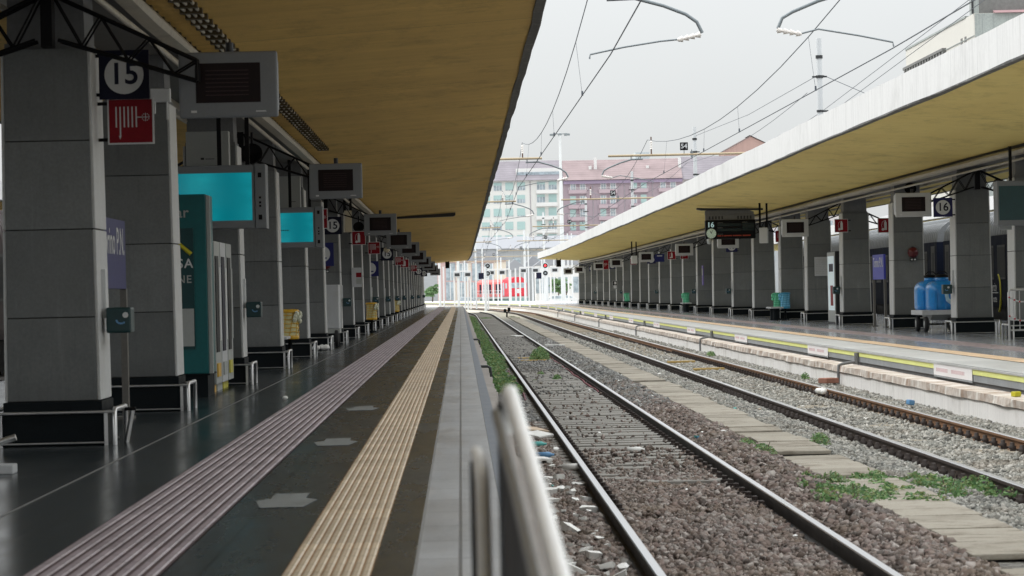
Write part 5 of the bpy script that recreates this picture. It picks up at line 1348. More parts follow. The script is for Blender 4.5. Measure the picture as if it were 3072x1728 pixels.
# ================================================================== COACHES
def coach(label, X, Y0, side, body, roof, L_=26.0):
    t = empty('passenger_coach', (X, Y0, -.55), 0, label, 'railway coach')
    Wd = 2.85
    x0, x1 = (0, Wd)
    MB().prism_y([(x0 + .05, .95), (x1 - .05, .95), (x1, 1.2), (x1, 3.35), (x0, 3.35), (x0, 1.2)], .25, L_ - .25).build('body', body, t)
    arc = [(x0 + .02, 3.352)]
    for k in range(13):
        a = math.pi * k / 12; arc.append((Wd / 2 - math.cos(a) * (Wd / 2 - .02), 3.36 + .95 * math.sin(a) ** .8))
    arc.append((x1 - .02, 3.352))
    rf = MB().prism_y(arc, .25, L_ - .25, 0, True)
    Y = .6
    while Y < L_ - .6:
        rf.tube([(p[0], Y, p[1] + .008) for p in arc[1:-1]], .014, 4); Y += .45
    rf.build('roof', roof, t)
    sx = x0 - .012 if side < 0 else x1 + .002          # the side that faces the platform
    for k in range(int((L_ - 4.8) / 2.12)):
        y = 2.6 + k * 2.12
        f = MB().box(sx, sx + .010, y - .06, y + 1.36, 1.88, 3.02).build('window', M['dark'], t)
        MB().box(sx - .004, sx + .014, y, y + 1.3, 1.95, 2.95).build('pane', M['coachwin'], f)
    for y in (.7, L_ - 1.6):
        f = MB().box(sx, sx + .010, y, y + .9, 1.0, 3.2).build('door', M['dark'], t)
        MB().box(sx - .004, sx + .014, y + .2, y + .7, 2.0, 2.95).build('door_window', M['coachwin'], f)
    for y in (4, L_ - 4):
        b = MB().box(.4, Wd - .4, y - 1.5, y + 1.5, .35, .9)
        for yy in (y - 1.2, y + 1.2):
            b.M = Matrix.Translation((Wd / 2, yy, .46)) @ Matrix.Rotation(R(90), 4, 'Y'); b.lathe([(.46, -.8), (.46, .8)], 16); b.M = None
        b.build('bogie', M['black'], t)
    MB().box(.3, Wd - .3, 7, L_ - 7, .5, .93).build('underframe', M['black'], t)
    return t
coach('dark blue night coach behind the nearest right columns', 18.0, 58, -1, M['coach'], M['coachroof'])
c2 = coach('dark blue night coach with wordmark behind the blue tank columns', 18.0, 85, -1, M['coach'], M['coachroof'])
q = MB(); yl = 100.4
q.text('intercity', .42, (-.008, yl - 85 + .1, 1.62), 0, .008, '-x', 1.0); q.text('notte', .32, (-.008, yl - 85 - .25, 1.22), 0, .008, '-x', 1.0); q.box(-.008, -.007, yl - 85 - .85, yl - 85 + 1.0, 1.42, 1.45, 0)
pts = [(-.012, yl - 85 - .95 - .42 * math.sin(a), 1.42 + .62 * math.cos(a)) for a in [k * math.pi / 12 + .1 for k in range(12)]]
q.tube(pts, .035, 6, 1)
q.build('wordmark', [M['white'], M['lime']], c2)
MB().box(-.008, -.001, 21.0, 25.6, 1.25, 1.60).build('red_stripe', M['red'], c2)
coach('third dark blue coach in the row behind the right columns', 18.0, 112, -1, M['coach'], M['coachroof'])
coach('fourth dark blue coach farther along behind the right columns', 18.0, 139, -1, M['coach'], M['coachroof'])
coach('oxide red coach beyond the left platform at the frame edge', -13.9, -1, 1, M['oxide'], M['oxide'], 80)
coach('second oxide red coach behind the first beyond the left platform', -13.9, 81, 1, M['oxide'], M['oxide'], 40)

# ================================================================== OVERHEAD LINE
def ins_chain(b, p, q, n, r, m=0):
    p, q = Vector(p), Vector(q)
    b.tube([p, q], r * .45, 6, m)
    for k in range(n):
        c = p.lerp(q, (k + .5) / n); d = (q - p).normalized() * (.35 / n * (q - p).length)
        b.tube([c - d, c + d], r, 10, m, r * .55)
def gantry_right(label, Y):
    t = empty('catenary_gantry', (.12 + cx(Y), Y, 0), 0, label, 'catenary gantry', 'catenary gantries over the tracks')
    zc = EYE + 4.08
    MB().tube([(4.5, 0, zc), (12.6, 0, zc)], .036, 10).build('beam', M['beam'], t)
    yc = min((q for q in RY if q > Y - 2), default=Y) + 1.0 - Y
    MB().tube([(12.6, yc, 0), (12.6, yc, zc + .1)], .10, 12).tube([(12.6, -.04, zc), (12.6, yc, zc)], .04, 8).build('mast', M['mast'], t)
    a = MB()
    a.tube([(5.55, 0, zc - .11), (5.2, 0, zc - .12), (4.85, 0, zc - .22), (4.5, 0, zc - .36), (4.36, 0, zc - .44), (4.30, 0, zc - .58)], .024, 8)
    for x in (5.48, 5.2): a.tube([(x, 0, zc), (x, 0, zc - .12)], .014, 6)
    a.build('hanger_arm', M['arm'], t)
    s = MB(); s.tube([(4.60, 0, zc - .66), (4.85, 0, zc - .60), (5.4, 0, zc - .70), (5.86, 0, zc - .80), (5.87, 0, zc - .86)], .012, 6); s.build('steady_arm', M['arm'], t)
    i = MB(); ins_chain(i, (4.28, 0, zc - .60), (4.62, 0, zc - .665), 4, .045); i.build('insulator', M['insul'], t)
    i = MB(); i.tube([(5.82, 0, zc), (5.82, 0, zc + .18)], .02, 6, 1); ins_chain(i, (5.82, 0, zc + .18), (5.82, 0, zc + .45), 4, .045, 0); i.tube([(5.82, 0, zc + .45), (5.82, 0, zc + .56)], .02, 6, 1); i.build('post_insulator', [M['insul'], M['brown']], t)
    n = MB().box(6.70, 6.94, -.01, .01, zc + .13, zc + .37, 0).text('54', .20, (6.82, -.013, zc + .25), 1, .012).tube([(6.82, 0, zc), (6.82, 0, zc + .13)], .01, 6, 0); n.build('number_plate', [M['black'], M['white']], t)
    d = MB(); d.add([(7.0, -.02, zc), (7.05, -.04, zc + .17), (7.1, -.02, zc), (7.05, -.04, zc - .17), (7.12, .02, zc + .0)], [(0, 1, 2), (0, 2, 3), (1, 4, 2), (3, 2, 4)]); d.build('marker', M['arm'], t)
    return t
def gantry_left(label, Y):
    t = empty('catenary_gantry', (.12 + cx(Y), Y, 0), 0, label, 'catenary gantry', 'catenary gantries over the tracks')
    zc = EYE + 4.06
    MB().tube([(-3.6, 0, zc), (2.48, 0, zc)], .036, 10).build('beam', M['beam'], t)
    yc = min((q for q in LY if q > Y - 2), default=Y) + 1.0 - Y
    MB().tube([(-3.6, yc, 0), (-3.6, yc, zc + .1)], .10, 12).tube([(-3.6, -.04, zc), (-3.6, yc, zc)], .04, 8).build('mast', M['mast'], t)
    a = MB(); a.tube([(1.98, 0, zc - .12), (2.36, 0, zc - .11), (2.75, 0, zc - .22), (3.05, 0, zc - .34), (3.20, 0, zc - .45), (3.27, 0, zc - .60)], .024, 8)
    for x in (2.02, 2.34): a.tube([(x, 0, zc), (x, 0, zc - .12)], .014, 6)
    a.build('hanger_arm', M['arm'], t)
    s = MB(); s.tube([(2.95, 0, zc - .68), (2.7, 0, zc - .70), (2.2, 0, zc - .77), (1.74, 0, zc - .86), (1.73, 0, zc - .92)], .012, 6); s.build('steady_arm', M['arm'], t)
    i = MB(); ins_chain(i, (3.25, 0, zc - .62), (2.93, 0, zc - .69), 4, .045); i.build('insulator', M['insul'], t)
    i = MB(); i.tube([(1.89, 0, zc), (1.89, 0, zc + .16)], .02, 6, 1); ins_chain(i, (1.89, 0, zc + .16), (1.89, 0, zc + .42), 4, .045, 0); i.build('post_insulator', [M['insul'], M['brown']], t)
    return t
GY = [40.5, 91, 133.5, 187, 239, 293, 340, 385]
for k, Y in enumerate(GY):
    gantry_right('tan cantilever gantry over the farther track, %s from the near end' % ORD[k], Y)
    gantry_left('tan cantilever gantry over the near track, %s from the near end' % ORD[k], Y)
def overhead(name, label, pts, r, mat='wire'):
    return tag(MB().tube(pts, r, 5).build(name, M[mat]), label, 'wire')
def cat_line(x, which, stag):
    sup = [-10] + GY
    cw = []; ms = []; drops = []
    for i in range(len(sup) - 1):
        a, b_ = sup[i], sup[i + 1]; n = 12
        for k in range(n):
            u = k / n; Y = a + (b_ - a) * u
            xx = x + stag * (1 if i % 2 else -1) * (1 - 2 * u) + cx(Y)
            cw.append((xx, Y, EYE + 3.20)); zs = EYE + 4.55 - .85 * (1 - (2 * u - 1) ** 2)
            ms.append((x + cx(Y) + (.0), Y, zs))
            if k in (2, 5, 7, 10): drops.append((xx, x + cx(Y), Y, zs))
    overhead('contact_wire', 'contact wire strung above the %s track' % which, cw, .0085)
    overhead('messenger_wire', 'sagging messenger wire above the contact wire of the %s track' % which, ms, .0085)
    for xx, x2, Y, zs in drops:
        if Y < 25: continue
        o = MB().tube([(xx, Y, EYE + 3.2), (x2, Y, zs)], .0028, 4).tube([(xx, Y, EYE + 3.19), (xx, Y, EYE + 3.27)], .016, 6).build('dropper_wire', M['wire'])
        tag(o, 'thin dropper between messenger and contact wire of the %s track' % which, 'wire', 'droppers of the %s track' % which)
cat_line(2.01, 'near', .13); cat_line(5.83, 'farther', .15)
# line masts behind the right columns
mk = None
for k, Y in enumerate((112.7, 172.8, 236, 298, 352)):
    lab = 'white line mast rising above the right canopy, %s from the near end' % ORD[k]
    if mk is None:
        mk = empty('line_mast', (13.78, Y, 0), 0, lab, 'mast', 'line masts behind the right canopy')
        MB().tube([(0, 0, 0), (0, 0, 10.6)], .13, 14, 0, .10).build('pole', M['mast'], mk)
        MB().lathe([(.135, -.06), (.135, .06)], 12, (0, 0, 9.9)).build('clamp', M['dark'], mk)
        MB().lathe([(.14, -.05), (.14, .05)], 12, (0, 0, 9.15)).box(-.28, .28, -.03, .03, 9.12, 9.18).build('clamp', M['dark'], mk)
        for zz in (7.85, 7.55): MB().lathe([(.14, -.04), (.14, .04)], 12, (0, 0, zz)).tube([(.10, 0, zz), (.30, 0, zz)], .035, 6).build('clamp', M['dark'], mk)
    else: dup(mk, (13.78 + cx(Y), Y, 0), None, lab)
overhead('feeder_wire', 'feeder wire from the nearest line mast to the top of the next mast', [(13.63, 112.7, 9.16), (13.73, 140, 9.35), (13.88, 172.8, 10.1)], .012)
overhead('feeder_wire', 'short stay wire from the nearest line mast down to the right', [(13.92, 112.7, 9.2), (15.8, 112.9, 8.37), (19.5, 113.2, 6.7)], .012)
for k, zz in enumerate((7.85, 7.55)):
    overhead('feeder_wire', '%s slack cable between the line masts above the right canopy' % ('upper' if k == 0 else 'lower'),
             [(13.86, 60, zz + 1.6)] + [(13.86 + cx(Y), Y, zz - .35 * (1 - (2 * ((Y - 112.7) / 60.1 % 1) - 1) ** 2)) for Y in ys(112.7, 352, 8)], .010)
overhead('feeder_wire', 'long feeder wire between the line mast tops', [(13.3 + cx(Y), Y, 8.55 - .5 * (1 - (2 * ((Y - 112.7) / 60.1 % 1) - 1) ** 2)) for Y in ys(112.7, 352, 6)], .011)

# ================================================================== THE FAR END
X, _ = at(1690, 870, 400); ztop = at(1687, 397, 400)[1]
t = empty('lighting_mast', (X, 400, -.8), 0, 'very tall pale lighting mast with a ring of lamps on top', 'lighting mast')
MB().tube([(0, 0, 0), (0, 0, ztop + .8)], .33, 14, 0, .15).build('pole', M['mast'], t)
q = MB()
for a in range(8):
    an = a * math.pi / 4; q.tube([(0, 0, ztop + .6), (1.25 * math.cos(an), 1.25 * math.sin(an), ztop + .6)], .05, 6); q.box(1.15 * math.cos(an) - .2, 1.15 * math.cos(an) + .2, 1.15 * math.sin(an) - .15, 1.15 * math.sin(an) + .15, ztop + .35, ztop + .6)
q.build('lamp_ring', M['arm'], t)
# assorted distant masts
FM = [(1372, 700, 330), (1402, 790, 335), (1424, 660, 345), (1446, 745, 395), (1455, 800, 320), (1502, 772, 380), (1531, 810, 340), (1546, 805, 330), (1572, 690, 410), (1583, 700, 415), (1597, 800, 350), (1625, 780, 385), (1640, 800, 390),
      (1661, 765, 430), (1702, 700, 405), (1714, 700, 410), (1740, 780, 420), (1752, 700, 345), (1390, 640, 360), (1330, 800, 350), (1318, 790, 345), (1478, 790, 365), (1490, 690, 440)]
fm = None
for k, (px, py, Y) in enumerate(FM):
    X, zt = at(px, py, Y); lab = 'pale mast among the cluster of distant masts beyond the platforms'
    if fm is None:
        fm = empty('distant_mast', (0, 0, 0), 0, lab, 'mast', 'cluster of distant masts'); MB().tube([(0, 0, 0), (0, 0, 1)], .10, 10, 0, .085).build('pole', M['mast'], fm)
        o = fm
    else: o = dup(fm, (0, 0, 0))
    o.location = (X, Y, -.85); o.scale = (1.0 + .6 * (k % 4 == 0), 1.0 + .6 * (k % 4 == 0), zt + .85)
# crossbeams with small monitors hung below
for k, (xa, xb, py, Y, boxes) in enumerate(((1361, 1412, 814, 330, (1371, 1403)), (1462, 1530, 808, 345, (1474, 1506)), (1558, 1620, 802, 350, (1570, 1606)), (1650, 1706, 800, 335, (1664, 1701)))):
    x0, z0 = at(xa, py, Y); x1, z1 = at(xb, py - 1, Y); zc = (z0 + z1) / 2
    t = empty('crossbeam', (0, Y, 0), 0, 'white crossbeam on two posts carrying small grey monitors, %s from the left' % ORD[k], 'crossbeam', 'white crossbeams at the far platforms')
    MB().box(x0, x1, -.06, .06, zc - .07, zc + .07).build('beam', M['trim_w'], t)
    for x in (x0 + .05, x1 - .05): MB().tube([(x, .1, -.5), (x, .1, zc - .07)], .09, 8).build('post', M['trim_w'], t)
    for px in boxes:
        bx = at(px, py, Y)[0]; o = MB().box(bx - .42, bx + .42, -.25, .25, zc - .66, zc - .10).build('monitor', M['casing_l'], t, bevel=.02); MB().box(bx - .28, bx + .28, -.256, -.252, zc - .56, zc - .22).build('display', M['dark'], o)
# light signals
def signal(label, px, py, Y, lit, dark_box):
    X, Zq = at(px, py, Y); t = empty('light_signal', (X, Y, Zq), 0, label, 'signal')
    for s in (1, -1):
        d = MB().disc(0, -.02, .43 * s, .34, 24, 0, .05).disc(0, -.06, .43 * s, .27, 24, 1, .04); hd = d.build('signal_disc', [M['white'], M['black']], t)
        MB().disc(0, -.075, .43 * s, .13, 16, 0, .01).build('lens', M['ledred'] if (lit and s == 1) else M['arm'], hd)
    MB().tube([(0, .1, -Zq - .8), (0, .1, .8)], .08, 8).build('post', M['mast'], t)
    MB().add([(-.17, -.02, -.95), (.17, -.02, -.95), (0, -.02, -1.3)], [(0, 1, 2)]).build('triangle', M['white'], t)
    if dark_box: MB().box(-1.05, -.45, 0, .3, -1.05, -.35).build('cabinet', M['navy'], t)
    return t
signal('two-disc signal with a lit red lamp on top, right of the locomotive', 1636, 808, 340, True, True)
signal('unlit two-disc signal standing left of the red locomotive', 1463, 809, 340, False, True)
# red locomotive
X, _ = at(1527, 900, 455)
t = empty('red_locomotive', (X, 455, -.85), R(19), 'red diesel locomotive with teal bogies standing beyond the platforms', 'locomotive')
prof = [(0, 1.45), (3.0, 1.45), (3.0, 3.35), (2.75, 4.05), (2.1, 4.42), (.9, 4.42), (.25, 4.05), (0, 3.35)]
MB().prism_y(prof, 0, 3.2).build('cab', M['loco'], t, bevel=.06)
MB().box(.2, 2.8, -.02, .0, 2.75, 3.55).build('windscreen', M['pane'], t); MB().box(-.012, -.001, .7, 1.5, 2.7, 3.5).build('side_window', M['pane'], t); MB().box(-.012, -.001, 2.0, 2.7, 1.6, 3.6).build('cab_door', M['pane'], t)
MB().prism_y([(.1, 1.45), (2.9, 1.45), (2.9, 3.7), (2.4, 4.1), (.6, 4.1), (.1, 3.7)], 3.22, 15).build('hood', M['loco2'], t, bevel=.04)
q = MB()
for k in range(7): q.box(.088, .098, 3.8 + k * 1.5, 4.7 + k * 1.5, 1.9, 3.4)
q.build('grille', M['coach'], t)
q = MB()
for k in range(12): q.tube([(-.1, 3.4 + k, 1.4), (-.1, 3.4 + k, 2.4)], .03, 5)
q.tube([(-.1, 3.4, 2.4), (-.1, 14.6, 2.4)], .03, 5).tube([(-.1, 3.4, 1.95), (-.1, 14.6, 1.95)], .03, 5); q.build('railing', M['white'], t)
MB().box(-.05, 3.05, -.3, 15.2, 1.18, 1.44).build('footplate', M['lgrey'], t)
for y in (2.6, 12):
    b = MB().box(.2, 2.8, y - 1.9, y + 1.9, .45, 1.15)
    for yy in (y - 1.2, y + 1.2):
        b.M = Matrix.Translation((1.5, yy, .5)) @ Matrix.Rotation(R(90), 4, 'Y'); b.lathe([(.5, -1.35), (.5, 1.35)], 16); b.M = None
    b.build('bogie', M['bogie'], t)
MB().box(.1, 2.9, -.35, -.02, .35, 1.17).build('buffer_beam', M['bogie'], t); MB().box(1.30, 1.70, -.03, -.021, 1.95, 2.6).build('number_panel', M['white'], t)
# cars
def car(label, px, py, Y, L_, mat, rz):
    X, _ = at(px, py, Y); t = empty('parked_car', (X, Y, -.85), rz, label, 'car')
    prof = [(-L_ / 2, .35), (-L_ / 2, .75), (-L_ * .42, .95), (-L_ * .25, 1.0), (-L_ * .12, 1.45), (L_ * .22, 1.48), (L_ * .42, 1.02), (L_ / 2, .9), (L_ / 2, .35)]
    MB().prism_y(prof, -.85, .85).build('body', mat, t, bevel=.06)
    MB().prism_y([(-L_ * .22, 1.02), (-L_ * .11, 1.40), (.0, 1.42), (.0, 1.02)], -.862, .862).build('window', M['pane'], t); MB().prism_y([(.06, 1.02), (.06, 1.42), (L_ * .2, 1.42), (L_ * .36, 1.02)], -.862, .862).build('window', M['pane'], t)
    for x in (-L_ * .31, L_ * .31):
        for y in (-.8, .8):
            b = MB(); b.M = Matrix.Translation((x, y, .32)) @ Matrix.Rotation(R(90), 4, 'X'); b.lathe([(0, -.1), (.2, -.1), (.32, -.08), (.32, .08), (.2, .1), (0, .1)], 16); b.build('wheel', M['tyre'], t)
    return t
car('silver blue car parked before the cream station house', 1392, 885, 470, 4.3, M['car_s'], 0)
car('white car parked right of the red signal, nearer the masts', 1664, 888, 440, 4.2, M['car_w'], 0)
car('white car parked behind the other white car', 1690, 884, 462, 4.2, M['car_w'], R(4))
# trees
def tree(label, px, py, Y, h_, rad, seed):
    X, _ = at(px, py, Y); t = empty('tree', (X, Y, -.85), 0, label, 'tree')
    MB().tube([(0, 0, 0), (.1, 0, h_ * .4), (0, .1, h_ * .8)], .16, 8, 0, .05).tube([(.08, 0, h_ * .4), (rad * .5, .2, h_ * .7)], .07, 6, 0, .03).tube([(.08, 0, h_ * .42), (-rad * .5, -.2, h_ * .68)], .07, 6, 0, .03).build('trunk', M['bark'], t)
    rg = random.Random(seed); bl = []
    for k in range(16): bl.append((rg.uniform(-rad, rad) * .7, rg.uniform(-rad, rad) * .7, h_ * rg.uniform(.42, .85), rad * .45, rad * .45, rad * .35, 160))
    leaves('crown', bl, LEAF2, seed, (.10, .22), t)
tree('small pale green tree beyond the far end of the left platform', 1296, 875, 480, 3.9, 1.2, 61)
tree('pale green tree behind the white cars and masts', 1674, 865, 500, 4.6, 1.5, 62)
tree('second pale green tree right of the first behind the masts', 1697, 870, 505, 3.8, 1.1, 63)
# cream station house
Y = 520.0; xa = at(1316, 880, Y)[0]; xb = at(1520, 880, Y)[0]; zt = at(1400, 783, Y)[1]; zm = at(1400, 845, Y)[1]
t = empty('station_house', (0, Y, -.85), 0, 'cream two-storey station house with pale brick corner and small windows', 'house')
MB().box(xa, xb, 0, 14, 0, zt + .85).build('wall', M['creamw'], t); MB().box(xa - .15, xa + 1.3, -.15, .0, 0, zt + .85).build('brick_corner', M['brickp'], t)
MB().box(xa, xb, -.10, -.001, zm + .75, zm + 1.05).box(xa, xb, -.25, -.001, zt + .6, zt + .85).build('string_course', M['brickp'], t)
MB().prism_y([(xa - .5, zt + .86), (xb + .5, zt + .86), (xb - 2, zt + 2.6), (xa + 2, zt + 2.6)], -.5, 14.5).build('roof', M['slate'], t)
for px, py, ww, hh in ((1351, 873, .75, 1.6), (1385, 873, .7, 1.5), (1421, 873, .7, 1.5), (1388, 816, .8, 1.6), (1352, 816, .8, 1.5), (1430, 816, .8, 1.5), (1466, 816, .8, 1.5)):
    X, Zq = at(px, py, Y); f = MB().box(X - ww - .12, X + ww + .12, -.08, -.002, Zq + .85 - hh - .12, Zq + .85 + hh + .12).build('window', M['brickp'], t); MB().box(X - ww, X + ww, -.12, -.085, Zq + .85 - hh, Zq + .85 + hh, 0).box(X - .06, X + .06, -.13, -.122, Zq + .85 - hh, Zq + .85 + hh, 1).build('pane', [M['pane'], M['trim_w']], f)
# low pale building on the right of the signal, with dark door
Y = 530.0; xa = at(1610, 880, Y)[0]; xb = at(1790, 880, Y)[0]; zt = at(1700, 795, Y)[1]
t = empty('yard_building', (0, Y, -.85), 0, 'pale low yard building with bluish doors behind the masts', 'building')
MB().box(xa, xb, 0, 12, 0, zt + .85).build('wall', M['trim_w'], t)
for px in (1622, 1652, 1690, 1735): X = at(px, 840, Y)[0]; MB().box(X - .9, X + .9, -.06, -.002, 1.8, 4.6).build('window', M['pane'], t)
MB().prism_y([(xa - .4, zt + .86), (xb + .4, zt + .86), (xb - 1.5, zt + 2.2), (xa + 1.5, zt + 2.2)], -.4, 12.4).build('roof', M['slate'], t)
# small gabled sheds behind the locomotive
for k, (px, py, pw, Y) in enumerate(((1545, 812, 70, 560), (1600, 800, 55, 575))):
    X, zt = at(px, py, Y); hw = pw / FPX * Y / 2; t = empty('gabled_shed', (X, Y, -.85), 0, 'grey gabled shed behind the red locomotive, %s one' % ('left' if k == 0 else 'right'), 'shed')
    MB().box(-hw, hw, 0, 12, 0, zt + .85).build('wall', M['gwall'], t); MB().prism_y([(-hw - .4, zt + .86), (hw + .4, zt + .86), (0, zt + 3.0)], -.4, 12.4).build('roof', M['slate'], t)
# grey yard walls and sheds in front of the apartment blocks
Y = 640.0; xa = at(1380, 800, Y)[0] - 20; xb = at(1800, 800, Y)[0] + 60; za = at(1560, 705, Y)[1]; zb = at(1560, 745, Y)[1]
t = empty('goods_warehouse', (0, Y, -.85), 0, 'long grey goods warehouse with pitched slate roof below the apartment blocks', 'warehouse')
MB().box(xa, xb, 0, 30, 0, zb + .85).build('wall', M['gwall'], t); MB().prism_x([(-1, zb + .86), (31, zb + .86), (15, za + .85)], xa - .5, xb + .5).build('roof', M['slate'], t)
q = MB()
X = xa + 2
while X < xb - 2: q.box(X, X + 1.6, -.05, -.002, zb - 3.2, zb - 1.2); X += 4.2
q.build('window_row', M['pane'], t)['kind'] = 'stuff'

# apartment blocks
def window(t, X, Zc, w_, h_, shut, style):
    f = MB().box(X - w_ / 2 - .10, X + w_ / 2 + .10, -.07, -.003, Zc - h_ / 2 - .12, Zc + h_ / 2 + .10).build('window', M['trim_w'] if style == 'w' else M['trim_r'], t)
    zs = Zc + h_ / 2 - h_ * shut
    b = MB()
    if shut < .97:
        b.box(X - w_ / 2, X + w_ / 2, -.10, -.075, Zc - h_ / 2, zs, 0)
        for k in range(1, 3): b.box(X - w_ / 2 + w_ * k / 3 - .04, X - w_ / 2 + w_ * k / 3 + .04, -.12, -.101, Zc - h_ / 2, zs, 1)
    if shut > .03: b.box(X - w_ / 2, X + w_ / 2, -.14, -.075, zs, Zc + h_ / 2, 2)
    b.build('pane', [M['pane'], M['curtain'], M['shutter']], f)
def balcony(t, xa, xb, zc, mat, rail):
    MB().box(xa, xb, -1.15, -.003, zc - .95, zc - .05).build('balcony', mat, t)
    if rail:
        q = MB().box(xa, xb, -1.12, -1.08, zc + .40, zc + .46)
        x = xa
        while x < xb: q.box(x, x + .05, -1.11, -1.09, zc - .045, zc + .40); x += .35
        q.build('balcony_rail', M['trim_w'], t)
AY = 730.0; G0 = -.85
xw0 = at(1430, 600, AY)[0]; xw1 = at(1690, 600, AY)[0]
ze = at(1560, 542, AY)[1]; zr = at(1560, 494, AY)[1]
t = empty('apartment_block', (0, AY, G0), 0, 'tall white apartment block with mint shutters and dusky tiled roof', 'apartment block', 'apartment blocks behind the station')
xs = xw0 - 14
MB().box(xs, xw1 - .02, 0, 14, 0, ze - G0).build('wall', M['wall_w'], t)
MB().prism_x([(-1.1, ze - G0 + .01), (15, ze - G0 + .01), (7, zr - G0 + 1.2)], xw0 - 1.5, xw1 - .01).build('roof', M['roof_d'], t)
MB().box(at(1548, 515, AY)[0], at(1684, 515, AY)[0], 1.2, 3.6, ze - G0 + 1.2, ze - G0 + 3.0).build('dormer', M['trim_w'], t)
MB().box(at(1550, 515, AY)[0], at(1682, 515, AY)[0], 1.1, 1.19, ze - G0 + 1.2, ze - G0 + 2.1).build('dormer_window', M['pane'], t)
MB().tube([(at(1592, 640, AY)[0], -.12, 3), (at(1590, 545, AY)[0], -.12, ze - G0)], .09, 6).build('downpipe', M['pipe'], t)
rg = random.Random(8)
rows = [559, 597, 637, 677, 717, 757, 797]
for r_, py in enumerate(rows):
    Zc = at(1560, py, AY)[1] - G0
    for px in (1458, 1493, 1528, 1563.5): window(t, at(px, py, AY)[0], Zc, 1.95, 1.95, rg.choice((1, .5, .35, .9, .5)), 'w')
    for px in (1623, 1658): window(t, at(px, py, AY)[0], Zc, 1.95, 2.0, rg.choice((.4, .3, .5, 1, .35)), 'w')
    balcony(t, at(1608, py, AY)[0], at(1672, py, AY)[0], Zc - .95, M['trim_w'], False)
# rose block
xr1 = at(2048, 600, AY)[0]; ze2 = at(1870, 538, AY)[1]; zr2 = at(1870, 489, AY)[1]
t = empty('apartment_block', (0, AY, G0), 0, 'long rose apartment block with white balcony rails and tiled roof', 'apartment block', 'apartment blocks behind the station')
MB().box(xw1, xr1, -.3, 14, 0, ze2 - G0).build('wall', M['wall_r'], t)
MB().box(xw1 + .1, xr1, -.9, -.31, ze2 - G0 - .9, ze2 - G0 - .1).build('eaves', surf('lilac_eaves', (.30, .24, .34), .8), t)
MB().prism_x([(-1.4, ze2 - G0 + .01), (15, ze2 - G0 + .01), (7, zr2 - G0 + 1.2)], xw1 + .01, xr1).build('roof', M['roof_r'], t)
for px, zh in ((1788, 1.6), (1772, -.4), (1945, -.6), (2042, 1.2)): X = at(px, 500, AY)[0]; MB().box(X - .35, X + .35, 3, 3.7, zr2 - G0 - 2.6, zr2 - G0 + zh).build('chimney', M['trim_w'], t)
for px in (1779, 1874, 1958, 2060): X = at(px, 600, AY)[0]; MB().tube([(X, -.4, 3), (X, -.4, ze2 - G0 - .9)], .09, 6).build('downpipe', M['pipe'], t)
for r_, py in enumerate([557, 598, 638, 676, 714, 752]):
    Zc = at(1870, py, AY)[1] - G0
    for i, pp in enumerate(((1719, 1748), (1810, 1839), (1902, 1931), (1989, 2019))):
        o = MB()
        for px in pp:
            X = at(px, py, AY)[0]
            f = MB().box(X - .85, X + .85, -.37, -.303, Zc - 1.15, Zc + 1.15).build('window', M['trim_r'], t)
            sh = rg.random(); b = MB()
            if sh < .3: b.box(X - .7, X + .7, -.42, -.38, Zc - 1.0, Zc + 1.05, 2)
            else: b.box(X - .7, X + .7, -.40, -.38, Zc - 1.0, Zc + 1.05, 0).box(X - .06, X + .06, -.42, -.401, Zc - 1.0, Zc + 1.05, 1).box(X - .7, X + .7, -.42, -.401, Zc + .35, Zc + .45, 1).box(X - .7, X - .55, -.42, -.401, Zc - 1, Zc + 1, 1).box(X + .55, X + .7, -.42, -.401, Zc - 1, Zc + 1, 1)
            b.build('pane', [M['pane'], M['trim_w'], M['shutter']], f)
        if r_ % 2 == 0: balcony(t, at(pp[0] - 14, py, AY)[0], at(pp[1] + 13, py, AY)[0], Zc - .75, M['trim_r'], True)
        else: balcony(t, at(pp[0] - 14, py, AY)[0], at(pp[1] + 13, py, AY)[0], Zc - 1.1, M['trim_r'], False)
# darker continuation on the right
t = empty('apartment_block', (0, AY, G0), 0, 'greyer apartment block with dusky roof at the right end of the row', 'apartment block', 'apartment blocks behind the station')
MB().box(xr1 + .02, xr1 + 45, -.2, 14, 0, ze2 - G0 - .4).build('wall', surf('grey_render', (.46, .43, .44), .85), t); MB().prism_x([(-1.1, ze2 - G0 - .39), (15, ze2 - G0 - .39), (7, zr2 - G0 + 1.5)], xr1 + .02, xr1 + 46).build('roof', M['roof_d'], t)
q = MB()
for r_ in range(8):
    for k in range(10): q.box(xr1 + 3 + k * 4, xr1 + 4.6 + k * 4, -.26, -.203, 3 + r_ * 3.2, 5 + r_ * 3.2)
q.build('window_row', M['pane'], t)
# gabled pink tower house behind, flat roofed block behind
Y = 790.0; xa, zt = at(2170, 452, Y); xb = at(2292, 430, Y)[0]; xm, zp = at(2249, 408, Y)
t = empty('gabled_house', (0, Y, G0), 0, 'tall pinkish gabled house showing above the right canopy', 'house')
MB().prism_y([(xa, 0), (xb + 6, 0), (xb + 6, zt - G0 - 1), (xm, zp - G0), (xa, zt - G0)], 0, 14).build('wall', M['wall_p'], t)
MB().add([(xa - .6, -.5, zt - G0 - .15), (xm, -.5, zp - G0 + .25), (xm, 14, zp - G0 + .25), (xa - .6, 14, zt - G0 - .15), (xb + 6.4, -.5, zt - G0 - 1.1), (xb + 6.4, 14, zt - G0 - 1.1)], [(0, 1, 2, 3), (1, 4, 5, 2)]).build('roof', M['roof_d'], t)
for px in (2265, 2272): MB().box(at(px, 420, Y)[0], at(px + 3, 420, Y)[0], 3, 4, zp - G0 - 2, zp - G0 + .2).build('chimney', M['trim_w'], t)
Y = 800.0; xa, zt = at(1906, 457, Y); xb = at(1948, 457, Y)[0]; xc, z2 = at(2022, 476, Y)
